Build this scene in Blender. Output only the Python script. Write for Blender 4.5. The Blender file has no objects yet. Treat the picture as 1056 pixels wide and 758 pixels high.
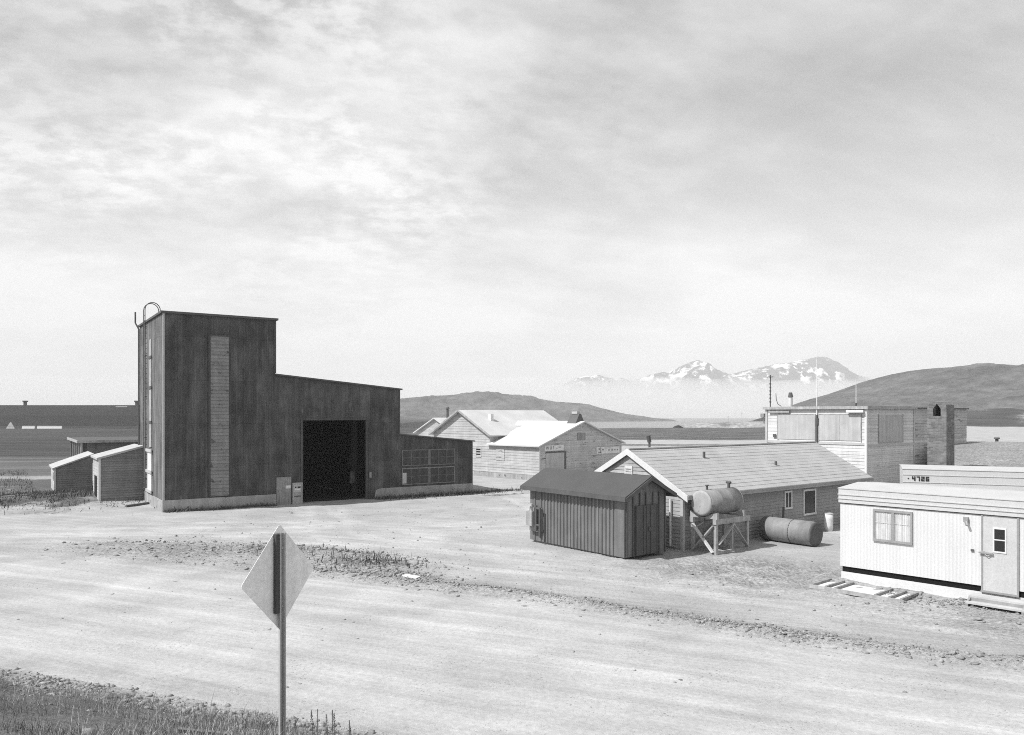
import bpy, math, random
import numpy as np
from mathutils import Vector, Matrix
random.seed(7); rng = np.random.default_rng(7)
SC = bpy.context.scene; COL = SC.collection
PI = math.pi
R = math.radians

# ------------------------------------------------------------------ helpers
class MB:
    """collects boxes, prisms, cylinders; build() links them as ONE mesh object"""
    def __init__(s): s.v = []; s.f = []
    def add(s, vs, fs):
        n = len(s.v); s.v += [tuple(p) for p in vs]; s.f += [tuple(i+n for i in f) for f in fs]; return s
    def box(s, x0, x1, y0, y1, z0, z1):
        return s.add([(x0,y0,z0),(x1,y0,z0),(x1,y1,z0),(x0,y1,z0),(x0,y0,z1),(x1,y0,z1),(x1,y1,z1),(x0,y1,z1)],
                     [(3,2,1,0),(4,5,6,7),(0,1,5,4),(1,2,6,5),(2,3,7,6),(3,0,4,7)])
    def beam(s, a, b, w, h, up=(0,0,1)):
        a = Vector(a); b = Vector(b); d = (b-a).normalized(); upv = Vector(up)
        if abs(d.dot(upv)) > .98: upv = Vector((1,0,0))
        sx = d.cross(upv).normalized()*(w/2); sy = sx.cross(d).normalized()*(h/2)
        return s.add([a-sx-sy,a+sx-sy,a+sx+sy,a-sx+sy,b-sx-sy,b+sx-sy,b+sx+sy,b-sx+sy],
                     [(3,2,1,0),(4,5,6,7),(0,1,5,4),(1,2,6,5),(2,3,7,6),(3,0,4,7)])
    def prism(s, poly, axis, c0, c1):
        """poly: 2D list; axis 'x': poly=(y,z); 'y': poly=(x,z); 'z': poly=(x,y)"""
        def P(p, c): return {'x':(c,p[0],p[1]),'y':(p[0],c,p[1]),'z':(p[0],p[1],c)}[axis]
        n = len(poly)
        area = sum(poly[i][0]*poly[(i+1)%n][1]-poly[(i+1)%n][0]*poly[i][1] for i in range(n))
        if (area < 0): poly = poly[::-1]
        if axis == 'y': c0, c1 = max(c0,c1), min(c0,c1)
        else: c0, c1 = min(c0,c1), max(c0,c1)
        vs = [P(p,c0) for p in poly]+[P(p,c1) for p in poly]
        fs = [tuple(range(n-1,-1,-1)), tuple(range(n,2*n))]+[(i,(i+1)%n,n+(i+1)%n,n+i) for i in range(n)]
        return s.add(vs, fs)
    def cyl(s, a, b, r, n=16, r2=None, caps=True):
        a = Vector(a); b = Vector(b); d = (b-a).normalized(); r2 = r if r2 is None else r2
        t = Vector((0,0,1)) if abs(d.z) < .9 else Vector((1,0,0))
        e1 = d.cross(t).normalized(); e2 = d.cross(e1).normalized()
        vs = [a+r*(math.cos(q)*e1+math.sin(q)*e2) for q in [2*PI*i/n for i in range(n)]]
        vs += [b+r2*(math.cos(q)*e1+math.sin(q)*e2) for q in [2*PI*i/n for i in range(n)]]
        fs = [(i,n+i,n+(i+1)%n,(i+1)%n) for i in range(n)]
        if caps: fs += [tuple(range(n)), tuple(range(2*n-1,n-1,-1))]
        return s.add(vs, fs)
    def lathe(s, prof, n=24, axis='z', o=(0,0,0)):
        """prof: (r, h)"""
        vs = []; fs = []
        for (r,h) in prof:
            for i in range(n):
                q = 2*PI*i/n; c, d = r*math.cos(q), r*math.sin(q)
                vs.append({'z':(o[0]+c,o[1]+d,o[2]+h),'x':(o[0]+h,o[1]+c,o[2]+d)}[axis])
        for k in range(len(prof)-1):
            for i in range(n):
                a = k*n+i; b = k*n+(i+1)%n; fs.append((a,b,b+n,a+n))
        m = len(prof)
        fs.append(tuple(range(n-1,-1,-1))); fs.append(tuple(range((m-1)*n, m*n)))
        return s.add(vs, fs)
    def tube(s, pts, r, n=8):
        for a, b in zip(pts[:-1], pts[1:]): s.cyl(a, b, r, n)
        return s
    def on(s, face, c, t0, t1, z0, z1, o0, o1):
        """a box laid on a wall; face F: y=c looking -y, L: x=c looking -x, R: x=c looking +x"""
        if face == 'F': return s.box(t0,t1,c-o1,c-o0,z0,z1)
        if face == 'L': return s.box(c-o1,c-o0,t0,t1,z0,z1)
        return s.box(c+o0,c+o1,t0,t1,z0,z1)
    def clap(s, face, c, t0, t1, z0, z1, pitch, lip=.022, tl=None, tr=None):
        """lapped horizontal boards on a wall; tl/tr(z) narrow it for a gable"""
        n = max(1, round((z1-z0)/pitch)); p = (z1-z0)/n
        for i in range(n):
            za = z0+i*p; zb = za+p
            a0 = tl(za) if tl else t0; a1 = tr(za) if tr else t1
            b0 = tl(zb) if tl else t0; b1 = tr(zb) if tr else t1
            L = lip*random.uniform(.75,1.25)
            pts = [(a0,za,L),(a1,za,L),(b1,zb,.003),(b0,zb,.003),(a0,za,.003),(a1,za,.003)]
            if face == 'F': vs = [(t,c-o,z) for t,z,o in pts]
            elif face == 'L': vs = [(c-o,t,z) for t,z,o in pts]
            else: vs = [(c+o,t,z) for t,z,o in pts]
            s.add(vs, [(0,1,2,3),(4,5,1,0)])
        return s
    def build(s, name, mat, parent=None, smooth=False, loc=None):
        me = bpy.data.meshes.new(name); me.from_pydata(s.v, [], s.f); me.update()
        import bmesh
        bm = bmesh.new(); bm.from_mesh(me); bmesh.ops.recalc_face_normals(bm, faces=bm.faces); bm.to_mesh(me); bm.free()
        o = bpy.data.objects.new(name, me); COL.objects.link(o)
        me.materials.append(mat)
        if smooth:
            me.polygons.foreach_set('use_smooth', [len(p.vertices) == 4 for p in me.polygons])
        if parent is not None: o.parent = parent
        if loc is not None: o.location = loc
        return o

def tag(o, label=None, cat=None, group=None, kind=None):
    if label: o['label'] = label
    if cat: o['category'] = cat
    if group: o['group'] = group
    if kind: o['kind'] = kind
    return o
def empty(name, loc, deg=0, label=None, cat=None, group=None):
    o = bpy.data.objects.new(name, None); COL.objects.link(o); o.empty_display_size = .3
    o.location = loc; o.rotation_euler = (0,0,R(deg)); return tag(o, label, cat, group)
def mesh_np(name, v, f, mat, smooth=False, parent=None):
    """v (n,3) array, f (m,k) array of equal-sized faces"""
    me = bpy.data.meshes.new(name); n, k = f.shape
    me.vertices.add(len(v)); me.vertices.foreach_set('co', np.asarray(v, np.float32).ravel())
    me.loops.add(n*k); me.loops.foreach_set('vertex_index', np.asarray(f, np.int32).ravel())
    me.polygons.add(n); me.polygons.foreach_set('loop_start', np.arange(0, n*k, k, dtype=np.int32))
    me.polygons.foreach_set('loop_total', np.full(n, k, np.int32))
    if smooth: me.polygons.foreach_set('use_smooth', np.ones(n, bool))
    me.update(calc_edges=True); me.validate()
    o = bpy.data.objects.new(name, me); COL.objects.link(o); me.materials.append(mat)
    if parent is not None: o.parent = parent
    return o
def grid_faces(ny, nx):
    i = np.arange(ny-1)[:,None]*nx+np.arange(nx-1)[None,:]; i = i.ravel()
    return np.stack([i, i+1, i+1+nx, i+nx], 1)
_tab = rng.random((256,256))
def vnoise(x, y):
    xi = np.floor(x).astype(int); yi = np.floor(y).astype(int); fx = x-xi; fy = y-yi
    fx = fx*fx*(3-2*fx); fy = fy*fy*(3-2*fy)
    g = lambda a, b: _tab[a & 255, b & 255]
    return (g(xi,yi)*(1-fx)+g(xi+1,yi)*fx)*(1-fy)+(g(xi,yi+1)*(1-fx)+g(xi+1,yi+1)*fx)*fy
def fbm(x, y, o=4, g=.5):
    t = 0; a = 1; n = 0
    for k in range(o): t = t+a*vnoise(x*2**k+17.3*k, y*2**k+5.1*k); n += a; a *= g
    return t/n
def sstep(a, b, x): t = np.clip((x-a)/(b-a), 0, 1); return t*t*(3-2*t)

# ------------------------------------------------------------------ materials (all grey: the photograph is black and white)
class NT:
    def __init__(s, m): s.t = m.node_tree; s.n = s.t.nodes; s.l = s.t.links
    def new(s, typ, **kw):
        n = s.n.new(typ)
        for k, v in kw.items(): setattr(n, k, v)
        return n
    def link(s, a, b): s.l.new(a, b)
    def math(s, op, a, b=None, c=None, clamp=False):
        n = s.new('ShaderNodeMath', operation=op); n.use_clamp = clamp
        for i, x in enumerate((a,b,c)):
            if x is None: continue
            if isinstance(x, (int,float)): n.inputs[i].default_value = x
            else: s.link(x, n.inputs[i])
        return n.outputs[0]
    def maprange(s, x, a, b, c, d, smooth=False):
        n = s.new('ShaderNodeMapRange'); n.interpolation_type = 'SMOOTHSTEP' if smooth else 'LINEAR'
        s.link(x, n.inputs[0])
        for i, q in enumerate((a,b,c,d)): n.inputs[i+1].default_value = q
        return n.outputs[0]
    def noise(s, vec, scale, detail=4, rough=.55, sc=None):
        if sc:
            mp = s.new('ShaderNodeMapping'); mp.inputs['Scale'].default_value = sc; s.link(vec, mp.inputs[0]); vec = mp.outputs[0]
        n = s.new('ShaderNodeTexNoise'); n.inputs['Scale'].default_value = scale; n.inputs['Detail'].default_value = detail
        n.inputs['Roughness'].default_value = rough; s.link(vec, n.inputs['Vector']); return n.outputs['Fac']
def new_mat(name):
    m = bpy.data.materials.new(name); m.use_nodes = True; t = NT(m)
    return m, t, t.n['Principled BSDF']
def grey(t, v):
    c = t.new('ShaderNodeCombineColor'); [t.link(v, c.inputs[i]) for i in range(3)]; return c.outputs[0]
def M(name, base, rough=.85, var=.25, scale=1.5, streak=0, sscale=6, wave=None, blotch=None, fine=.1, bump=.0, bscale=30, spec=.3, metal=0, lines=None, sheets=None):
    """base grey with mottling; streak: vertical run marks; wave: (period m, bump height, darkening) corrugation along x+y;
    blotch: (scale, threshold, other grey) worn patches"""
    m, t, b = new_mat(name)
    co = t.new('ShaderNodeTexCoord').outputs['Object']
    f = t.maprange(t.noise(co, scale, 5), .25, .75, 1-var, 1+var)
    f = t.math('MULTIPLY', f, t.maprange(t.noise(co, 22, 3), .25, .75, 1-fine, 1+fine))
    if streak:
        s = t.noise(co, sscale, 4, .6, (1,1,.05)); f = t.math('MULTIPLY', f, t.maprange(s, .28, .72, 1-streak, 1+streak))
    v = t.math('MULTIPLY', f, base)
    if blotch:
        k = t.maprange(t.noise(co, blotch[0], 6, .6, blotch[3] if len(blotch) > 3 else None), blotch[1], blotch[1]+.06, 0, 1)
        mx = t.new('ShaderNodeMix', data_type='FLOAT'); t.link(k, mx.inputs[0]); t.link(v, mx.inputs[2]); mx.inputs[3].default_value = blotch[2]
        v = mx.outputs[0]
    h = None
    if sheets:                                   # single sheets of cladding that have faded differently, some run with rust
        sh = t.new('ShaderNodeSeparateXYZ'); t.link(co, sh.inputs[0]); uu = t.math('ADD', sh.outputs[0], sh.outputs[1])
        cc = t.new('ShaderNodeCombineXYZ'); t.link(t.math('FLOOR', t.math('DIVIDE', uu, sheets[0])), cc.inputs[0]); t.link(t.math('FLOOR', t.math('DIVIDE', sh.outputs[2], sheets[1])), cc.inputs[1])
        wn = t.new('ShaderNodeTexWhiteNoise', noise_dimensions='3D'); t.link(cc.outputs[0], wn.inputs['Vector'])
        v = t.math('MULTIPLY', v, t.maprange(wn.outputs['Value'], 0, 1, 1-sheets[2], 1+sheets[2]))
        e = t.math('FRACT', t.math('ADD', t.math('DIVIDE', uu, sheets[0]), 50)); v = t.math('MULTIPLY', v, t.maprange(e, 0, .05, .72, 1))
        v = t.math('MULTIPLY', v, t.maprange(t.noise(co, .9, 6, .7, (1.6,1.6,.5)), .35, .65, .62, 1.5))
    if lines:                                    # open joints between boards: period, share of it, darkening
        sz = t.new('ShaderNodeSeparateXYZ'); t.link(co, sz.inputs[0])
        fr = t.math('FRACT', t.math('ADD', t.math('DIVIDE', sz.outputs[2], lines[0]), 50))
        k = t.maprange(fr, lines[1]*.6, lines[1]*1.2, 1, 0)
        k = t.math('MULTIPLY', k, t.maprange(t.noise(co, 1.2, 3), .35, .65, .4, 1))
        v = t.math('MULTIPLY', v, t.math('SUBTRACT', 1, t.math('MULTIPLY', k, lines[2])))
        row = t.math('FLOOR', t.math('DIVIDE', sz.outputs[2], lines[0]))
        wn = t.new('ShaderNodeTexWhiteNoise', noise_dimensions='1D'); t.link(row, wn.inputs['W'])
        v = t.math('MULTIPLY', v, t.maprange(wn.outputs['Value'], 0, 1, .92, 1.06))
    if wave:
        sp = t.new('ShaderNodeSeparateXYZ'); t.link(co, sp.inputs[0])
        u = t.math('ADD', sp.outputs[0], sp.outputs[1]) if wave[0] > 0 else sp.outputs[2]
        w = t.math('SINE', t.math('MULTIPLY', u, 2*PI/abs(wave[0])))
        h = t.math('MULTIPLY', w, wave[1])
        if wave[2]: v = t.math('MULTIPLY', v, t.maprange(w, -1, 1, 1-wave[2], 1+wave[2]*.4))
    t.link(grey(t, v), b.inputs['Base Color'])
    b.inputs['Roughness'].default_value = rough; b.inputs['Specular IOR Level'].default_value = spec; b.inputs['Metallic'].default_value = metal
    if bump:
        n = t.math('MULTIPLY', t.noise(co, bscale, 4), bump)
        h = n if h is None else t.math('ADD', h, n)
    if h is not None:
        bp = t.new('ShaderNodeBump'); bp.inputs['Distance'].default_value = 1; bp.inputs['Strength'].default_value = 1
        t.link(h, bp.inputs['Height']); t.link(bp.outputs[0], b.inputs['Normal'])
    return m

def brick_mat(name):
    m, t, b = new_mat(name); co = t.new('ShaderNodeTexCoord').outputs['Object']
    sp = t.new('ShaderNodeSeparateXYZ'); t.link(co, sp.inputs[0]); cb = t.new('ShaderNodeCombineXYZ')
    t.link(t.math('ADD', sp.outputs[0], sp.outputs[1]), cb.inputs[0]); t.link(sp.outputs[2], cb.inputs[1])
    br = t.new('ShaderNodeTexBrick'); t.link(cb.outputs[0], br.inputs['Vector']); br.inputs['Scale'].default_value = 1
    br.inputs['Brick Width'].default_value = .22; br.inputs['Row Height'].default_value = .075; br.inputs['Mortar Size'].default_value = .008
    br.inputs['Color1'].default_value = (.10,.10,.10,1); br.inputs['Color2'].default_value = (.18,.18,.18,1); br.inputs['Mortar'].default_value = (.24,.24,.24,1)
    bw = t.new('ShaderNodeRGBToBW'); t.link(br.outputs['Color'], bw.inputs[0])
    v = t.math('MULTIPLY', bw.outputs[0], t.maprange(t.noise(co, 2.5, 5), .3, .7, .7, 1.3)); t.link(grey(t, v), b.inputs['Base Color']); b.inputs['Roughness'].default_value = .9
    bp = t.new('ShaderNodeBump'); bp.inputs['Distance'].default_value = .01; t.link(br.outputs['Fac'], bp.inputs['Height']); bp.invert = True; t.link(bp.outputs[0], b.inputs['Normal'])
    return m
MT = dict(
 garage_side = M('sunlit_sheet', .125, .75, .3, .7, .4, 4.5, (.15,.008,.12), (1.7,.64,.14,(1.4,1.4,.22)), .3, lines=(2.45,.012,.35), sheets=(.72,2.45,.10)),  # lighter copy of the garage sheet, sunlight put into the colour
 dry_stem = M('dry_stem', .17, .9, .3, 8),
 house_boards = M('white_house_boards', .56, .85, .12, 1, .08, 5, None, (1.8,.66,.36,(.6,.6,3)), lines=(.24,.10,.35)),
 driftwood = M('driftwood', .17, .9, .3, 6),
 window_timber = M('window_timber', .14, .9, .3, 4),
 low_roof = M('faded_felt_roof', .40, .95, .2, 2),
 inner_post = M('interior_shade_timber', .012, .9, .3),  # near-black base paints the indoor shade onto post, floor and chest
 tank_end_dark = M('shaded_tank_end', .10, .8, .2, 2.4),  # darker caps for the ground tank, shade put into the colour
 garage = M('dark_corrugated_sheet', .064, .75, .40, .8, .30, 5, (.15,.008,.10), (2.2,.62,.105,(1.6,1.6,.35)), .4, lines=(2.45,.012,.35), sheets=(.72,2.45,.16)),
 garage_patch = M('older_sheet_panel', .07, .8, .25, 2, .3, 5, (.16,.008,.2)),
 concrete = M('rough_concrete', .32, .95, .22, 1.2, .2, 3, None, (2.5,.62,.13), .15, .01, 25),
 louver = M('louver_board', .21, .85, .2, 2, .12, 6, None, (2.2,.6,.10), lines=(.2,.12,.45)),
 trim_pale = M('pale_trim', .42, .8, .15),
 white_panel = M('white_board', .62, .8, .1, 2, .12),
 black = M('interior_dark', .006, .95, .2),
 roof_tar = M('roof_felt', .09, .95, .2),
 pipe = M('iron_pipe', .09, .6, .2),
 old_wood = M('weathered_wood', .24, .9, .25, 3, .25, 14),
 grey_wood = M('grey_timber', .33, .9, .25, 4, .2, 10),
 glass = M('dark_glass', .015, .12, .1, 1, spec=.5),
 dusty_glass = M('dusty_glass', .03, .35, .5, 3, .5, 4, spec=.5),
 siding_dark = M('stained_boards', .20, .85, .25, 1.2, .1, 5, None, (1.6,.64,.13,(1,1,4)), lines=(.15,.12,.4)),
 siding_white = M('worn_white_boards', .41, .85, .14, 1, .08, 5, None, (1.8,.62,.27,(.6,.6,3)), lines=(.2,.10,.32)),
 siding_grey = M('faded_grey_boards', .43, .85, .18, 1.0, .08, 5, None, (1.6,.58,.17,(.5,.5,3)), .16, lines=(.2,.10,.35)),
 siding_low = M('shaded_clapboards', .29, .85, .14, 1, .1, 5, lines=(.15,.12,.3)),  # same siding, darkened in colour for the shaded long wall
 siding_low_end = M('sunlit_clapboards', .36, .85, .12, 1, .1, 5, lines=(.15,.12,.3)),  # lighter copy of that siding, painted for the sunlit gable
 board_panel = M('plywood_shutter', .40, .85, .12, 1.2, .15, 4),
 roof_bright = M('bright_metal_roof', .52, .7, .13, .5, wave=(.0,0,0) if False else None),
 roof_shingle = M('pale_shingle', .37, .9, .12, .9, 0, 5, None, (7,.66,.36,(1,2,1)), .18, .012, 60),
 roof_shed = M('grey_roll_roofing', .076, .95, .1, 1, fine=.12, bump=.004, bscale=80),
 shed_wall = M('painted_ribbed_sheet', .145, .6, .16, 1.6, .22, 7, None, (1.9,.69,.24,(1,1,.3))),
 shed_trim = M('painted_trim', .085, .6, .15, 2, .15),
 white_paint = M('white_paint', .62, .6, .05, 2, .04),
 trailer_wall = M('white_trailer_sheet', .59, .45, .05, .8, .04, 6, (.1,.003,.05)),
 trailer_fascia = M('cream_trailer_band', .50, .45, .04, 1.5, .03),
 trailer_roof = M('trailer_roof', .46, .6, .07, 1.2),
 trailer_door = M('trailer_door', .47, .5, .05, 2, .05),
 alu = M('dull_aluminium', .34, .45, .1, 4, metal=.4),
 curtain = M('curtain_cloth', .50, .9, .12, 3, .35, 10),
 tank = M('rusty_tank', .225, .7, .16, 2, .18, 4, None, (2.8,.64,.15), .12, .003, 30),
 tank_end = M('pale_tank_end', .36, .75, .15, 2.4, .1, 4, None, (3.2,.64,.22)),
 brick = brick_mat('chimney_brick'),
 hangar = M('hangar_roof', .013, .9, .25, .06, .15, .3),
 galv = M('galvanised_steel', .88, .6, .07, 4, .12, 7, None, (9,.68,.5)),
 post = M('sign_post_steel', .44, .6, .1, 5, .1),
 post_dark = M('sign_shade', .075, .7, .1, 5),  # colour of the painted shade band on the sign plate
 lettering = M('black_lettering', .02, .7, .1),
 faded_letter = M('faded_lettering', .25, .9, .3, 8),
 rock = M('stone', .27, .95, .45, 2.2, fine=.25),
 gravel = M('gravel_stone', .25, .95, .55, 6, fine=.3),
 plank = M('pale_plank', .27, .9, .2, 3, 0),
 plant = M('leaf', .17, .9, .4, 3),
 seed = M('seed_head', .17, .9, .3, 3),
)

# ------------------------------------------------------------------ light
SUN = Vector((-.585,-.255,.77)).normalized()
elev = math.asin(SUN.z); azim = math.atan2(SUN.x, SUN.y)      # azimuth from +Y towards +X
sl = bpy.data.lights.new('sun', 'SUN'); sl.energy = 5.0; sl.angle = R(.53); sl.color = (1,1,1)
so = bpy.data.objects.new('sun', sl); COL.objects.link(so); so.location = SUN*200
so.rotation_euler = (-SUN).to_track_quat('-Z','Y').to_euler()
W = bpy.data.worlds.new('World'); SC.world = W; W.use_nodes = True; W.cycles.sampling_method = 'NONE'
t = NT(W); t.n.clear()
sky = t.new('ShaderNodeTexSky', sky_type='NISHITA'); sky.sun_disc = False; sky.sun_elevation = elev; sky.sun_rotation = azim
sky.air_density = 1; sky.dust_density = 1.5; sky.ozone_density = 1
bw = t.new('ShaderNodeRGBToBW'); t.link(sky.outputs[0], bw.inputs[0])
tc = t.new('ShaderNodeTexCoord').outputs['Generated']
sep = t.new('ShaderNodeSeparateXYZ'); t.link(tc, sep.inputs[0])
zz = t.math('ADD', t.math('MAXIMUM', sep.outputs[2], 0.0), .26)
px_ = t.math('DIVIDE', sep.outputs[0], zz); py_ = t.math('DIVIDE', sep.outputs[1], zz)
cv = t.new('ShaderNodeCombineXYZ'); t.link(px_, cv.inputs[0]); t.link(py_, cv.inputs[1]); cv = cv.outputs[0]
mp = t.new('ShaderNodeMapping'); mp.inputs['Rotation'].default_value = (0,0,R(-14)); t.link(cv, mp.inputs[0]); cvr = mp.outputs[0]
big = t.noise(cvr, 1.0, 6, .55, (.9,1.1,1))
veil = t.maprange(big, .38, .64, 0, 1, True)
cells = t.noise(cvr, 17, 6, .62, (.8,.95,1))
patch = t.maprange(t.noise(cvr, 1.5, 3, .55), .40, .62, 0, 1, True)
# mackerel cloud over the left half of the view: high bank of small cloudlets
lefty = t.math('MULTIPLY', t.maprange(px_, -.5, .6, 1, 0, True), t.maprange(sep.outputs[2], .03, .30, 0, 1, True))
wisp = t.math('MULTIPLY', t.maprange(t.noise(cvr, 3.2, 6, .6, (.6,1.4,1)), .42, .66, 0, 1, True), .13)
mack = t.math('MULTIPLY', t.maprange(cells, .36, .64, 0, 1, True), t.math('MULTIPLY', lefty, t.math('ADD', t.math('MULTIPLY', patch, .7), .3)))
low = t.maprange(sep.outputs[2], .03, .52, 1, 0, True)
base_f = t.math('ADD', t.math('MULTIPLY', low, .62), t.math('MULTIPLY', veil, .54))
cl = t.math('ADD', t.math('ADD', base_f, wisp), t.math('MULTIPLY', mack, .50), clamp=True)
SKYV, CLOUDV = 1.1, 8.7
skyv = t.math('MINIMUM', t.math('MULTIPLY', bw.outputs[0], SKYV), 6.0)
mx = t.new('ShaderNodeMix', data_type='FLOAT'); t.link(cl, mx.inputs[0]); t.link(skyv, mx.inputs[2]); mx.inputs[3].default_value = CLOUDV
skyo = t.math('MINIMUM', mx.outputs[0], 8.7)
bg = t.new('ShaderNodeBackground'); bg.inputs['Strength'].default_value = .1
t.link(grey(t, skyo), bg.inputs['Color'])
wo = t.new('ShaderNodeOutputWorld'); t.link(bg.outputs[0], wo.inputs['Surface'])

# ------------------------------------------------------------------ camera (level, with a rising front: verticals stay upright)
H = 5.4
cam = bpy.data.cameras.new('camera'); co_ = bpy.data.objects.new('camera', cam); COL.objects.link(co_); SC.camera = co_
cam.sensor_width = 36; cam.lens = 36*800/1056; cam.shift_y = 49/1056; cam.clip_start = .1; cam.clip_end = 60000
co_.location = (0,0,H); co_.rotation_euler = (R(90),0,0)
SC.view_settings.view_transform = 'Standard'; SC.view_settings.look = 'None'; SC.view_settings.exposure = .25; SC.view_settings.gamma = 1
SC.view_settings.use_curve_mapping = False
SC.cycles.use_adaptive_sampling = False; SC.cycles.use_denoising = False; SC.cycles.filter_width = 1.0; SC.cycles.volume_bounces = 2; SC.cycles.max_bounces = 8

# ------------------------------------------------------------------ ground
def inside(x, y):                      # distance inside the roadside bank the camera stands on
    return -((x+4.2)*.367+(y-13.6)*.93)
BERM = np.array([(-40,36.5),(-30,34),(-22,32),(-17,30.2),(-10,27.4),(-4,25),(.9,22.5),(6.3,18.8),(10.9,16.4),(17,13),(30,6.5),(45,-1)])
def berm_y(x): return np.interp(x, BERM[:,0], BERM[:,1])
def blob(x, y, cx, cy, rx, ry, a=0):
    c, s = math.cos(a), math.sin(a); dx = x-cx; dy = y-cy
    return np.exp(-(((dx*c+dy*s)/rx)**2+((-dx*s+dy*c)/ry)**2))
PATCH = [(-13.4,31.0,3.8,1.7,-.22,.6),(-9.2,30.6,2.6,1.2,-.3,.9),(-5.2,27.9,2.0,1.15,-.4,1.15),(-3.6,26.0,1.3,.4,-.45,.7),(-6.6,30.3,1.6,.4,-.3,.5)]
def shore(x): return 338+8*vnoise(x/23+3, x*0)+1700*sstep(150, 180, x)+1500*(1-sstep(-95, -62, x))
def height(x, y):
    p = inside(x, y)+.5*(fbm(x*.9, y*.9, 3)-.5)
    z = .44*(np.sqrt(p*p+.12)+p)/2
    z = np.where(z > 3.3, 3.3+.5*np.tanh((z-3.3)/.5), z)
    onb = sstep(.2, 1.6, p)
    z = z+onb*.22*(fbm(x*1.7, y*1.7, 4)-.5)
    road = sstep(-.3, .6, -p)*sstep(0, .8, berm_y(x)-y)
    z = z+(1-road)*(1-onb)*.10*(fbm(x*.55+9, y*.55, 4)-.45)
    z = z+.16*sstep(-15,-7,x)*np.exp(-((y-berm_y(x)-.35)/.45)**2)*(.5+fbm(x*.8, y*.8, 3))*.8
    for (cx,cy,rx,ry,a,k) in PATCH: z = z+.14*k*blob(x, y, cx, cy, rx, ry, a)*(.6+.8*fbm(x*2, y*2, 3))
    z = z+.35*blob(x, y, -27.5, 49.5, 4.5, 3.2)*(.5+fbm(x, y, 3))
    ch = blob(x, y, 8.0, 26.8, 4.5, 3.2, -.5); z = z+ch*.42*(fbm(x*1.1+y*.5, y*2.2-x*.9, 4)-.5)
    # dunes at the foot of the hill
    z = z+13*sstep(150, 195, x)*sstep(318, 350, y)*fbm(x/30, y/18, 5)*(1-sstep(420, 470, y)*.6)
    z = z+sstep(80, 200, np.hypot(x, y))*1.1*(fbm(x/40, y/40, 3)-.6)
    z = np.where(y > 60, np.where(y > shore(x), z-np.minimum((y-shore(x))*.35, 9), z), z)
    z = z-np.where((x > 60)&(y > 345), np.clip((y-np.maximum(x/.385, 345))*.12, 0, 9), 0)
    return z
def axis(a, b, step, lo, hi, g):
    m = list(np.arange(a, b+1e-6, step)); s = step; x = m[0]; L = []
    while x > lo: s *= g; x -= s; L.append(x)
    s = step; x = m[-1]; U = []
    while x < hi: s *= g; x += s; U.append(x)
    return np.array(L[::-1]+m+U)
gx = axis(-30, 30, .24, -900, 1300, 1.07); gy = axis(3, 62, .22, -30, 1300, 1.045)
X, Y = np.meshgrid(gx, gy); Z = height(X, Y)

def veg_mask(x, y):
    p = inside(x, y); n = fbm(x*.6, y*.6, 4); nf = fbm(x/18, y/9, 4)
    v = sstep(1.0, 2.6, p+1.6*(n-.5))*.95
    for (cx,cy,rx,ry,a,k) in PATCH: v = np.maximum(v, min(1, .62*k)*blob(x, y, cx, cy, rx*1.1, ry*1.1, a))
    v = np.maximum(v, .72*blob(x, y, -29, 49.6, 8, 3.4)*(.6+.8*n))
    v = np.maximum(v, (1-sstep(-26, -21.5, x+.35*(y-46)))*sstep(43.5, 47, y+2*(n-.5))*(.72+.6*(n-.5))*(1-.75*blob(x*0, y, 0, 67, 1, 1.6)))
    v = np.maximum(v, (1-sstep(-34, -24, x))*sstep(64, 74, y)*(.35+.5*nf))
    v = np.maximum(v, (1-sstep(-38, -26, x))*sstep(103, 108, y)*.95)
    v = np.maximum(v, sstep(168, 176, y+6*(nf-.5))*(1-sstep(-5,0,y-shore(x))*.2)*.62*(1-sstep(.37,.45,x/np.maximum(y,1))))
    v = np.maximum(v, sstep(134, 140, y)*(1-sstep(150, 155, y))*.55*(1-sstep(150,180,x)))
    v = np.maximum(v, sstep(150, 175, x)*sstep(316, 328, y)*(.62+1.0*(nf-.4)))
    v = np.maximum(v, sstep(13, 16, x)*.0)
    v = np.maximum(v, .55*blob(x, y, -.5, 52.5, 3.2, 1.0, .55))
    v = np.maximum(v, .34*blob(x, y, 9.6, 27.8, 3.8, 2.6))
    v = np.maximum(v, .42*blob(x, y, -27, 43.5, 7, 3)*(.4+1.1*n))
    v = np.maximum(v, .30*blob(x, y, 12.6, 20.3, 6, 1.5, -.75))
    return np.clip(v, 0, 1)
verts = np.stack([X.ravel(), Y.ravel(), Z.ravel()], 1)
V = veg_mask(X, Y)
def coarse_mask(x, y):
    n = fbm(x*.7, y*.7, 4)
    c = (.45+.6*n)*sstep(-15,-6,x)*np.exp(-((y-berm_y(x)-.5)/.9)**2)
    for (cx,cy,rx,ry,a,k) in PATCH: c = np.maximum(c, np.clip(1.3*blob(x, y, cx, cy, rx*1.3, ry*1.35, a)*(.25+1.1*n), 0, 1))
    c = np.maximum(c, .9*blob(x, y, 8.3, 26.6, 5.0, 3.4, -.5)*(.4+1.2*n))
    c = np.maximum(c, .55*(1-sstep(-27, -20, x))*sstep(42, 47, y)*(1-sstep(95, 104, y)))
    c = np.maximum(c, .7*blob(x, y, 13, 19.8, 6, 2.2, -.8))
    c = np.maximum(c, sstep(-.6, .8, inside(x, y))*.9)
    return np.clip(c, 0, 1)
CO = coarse_mask(X, Y)
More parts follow.
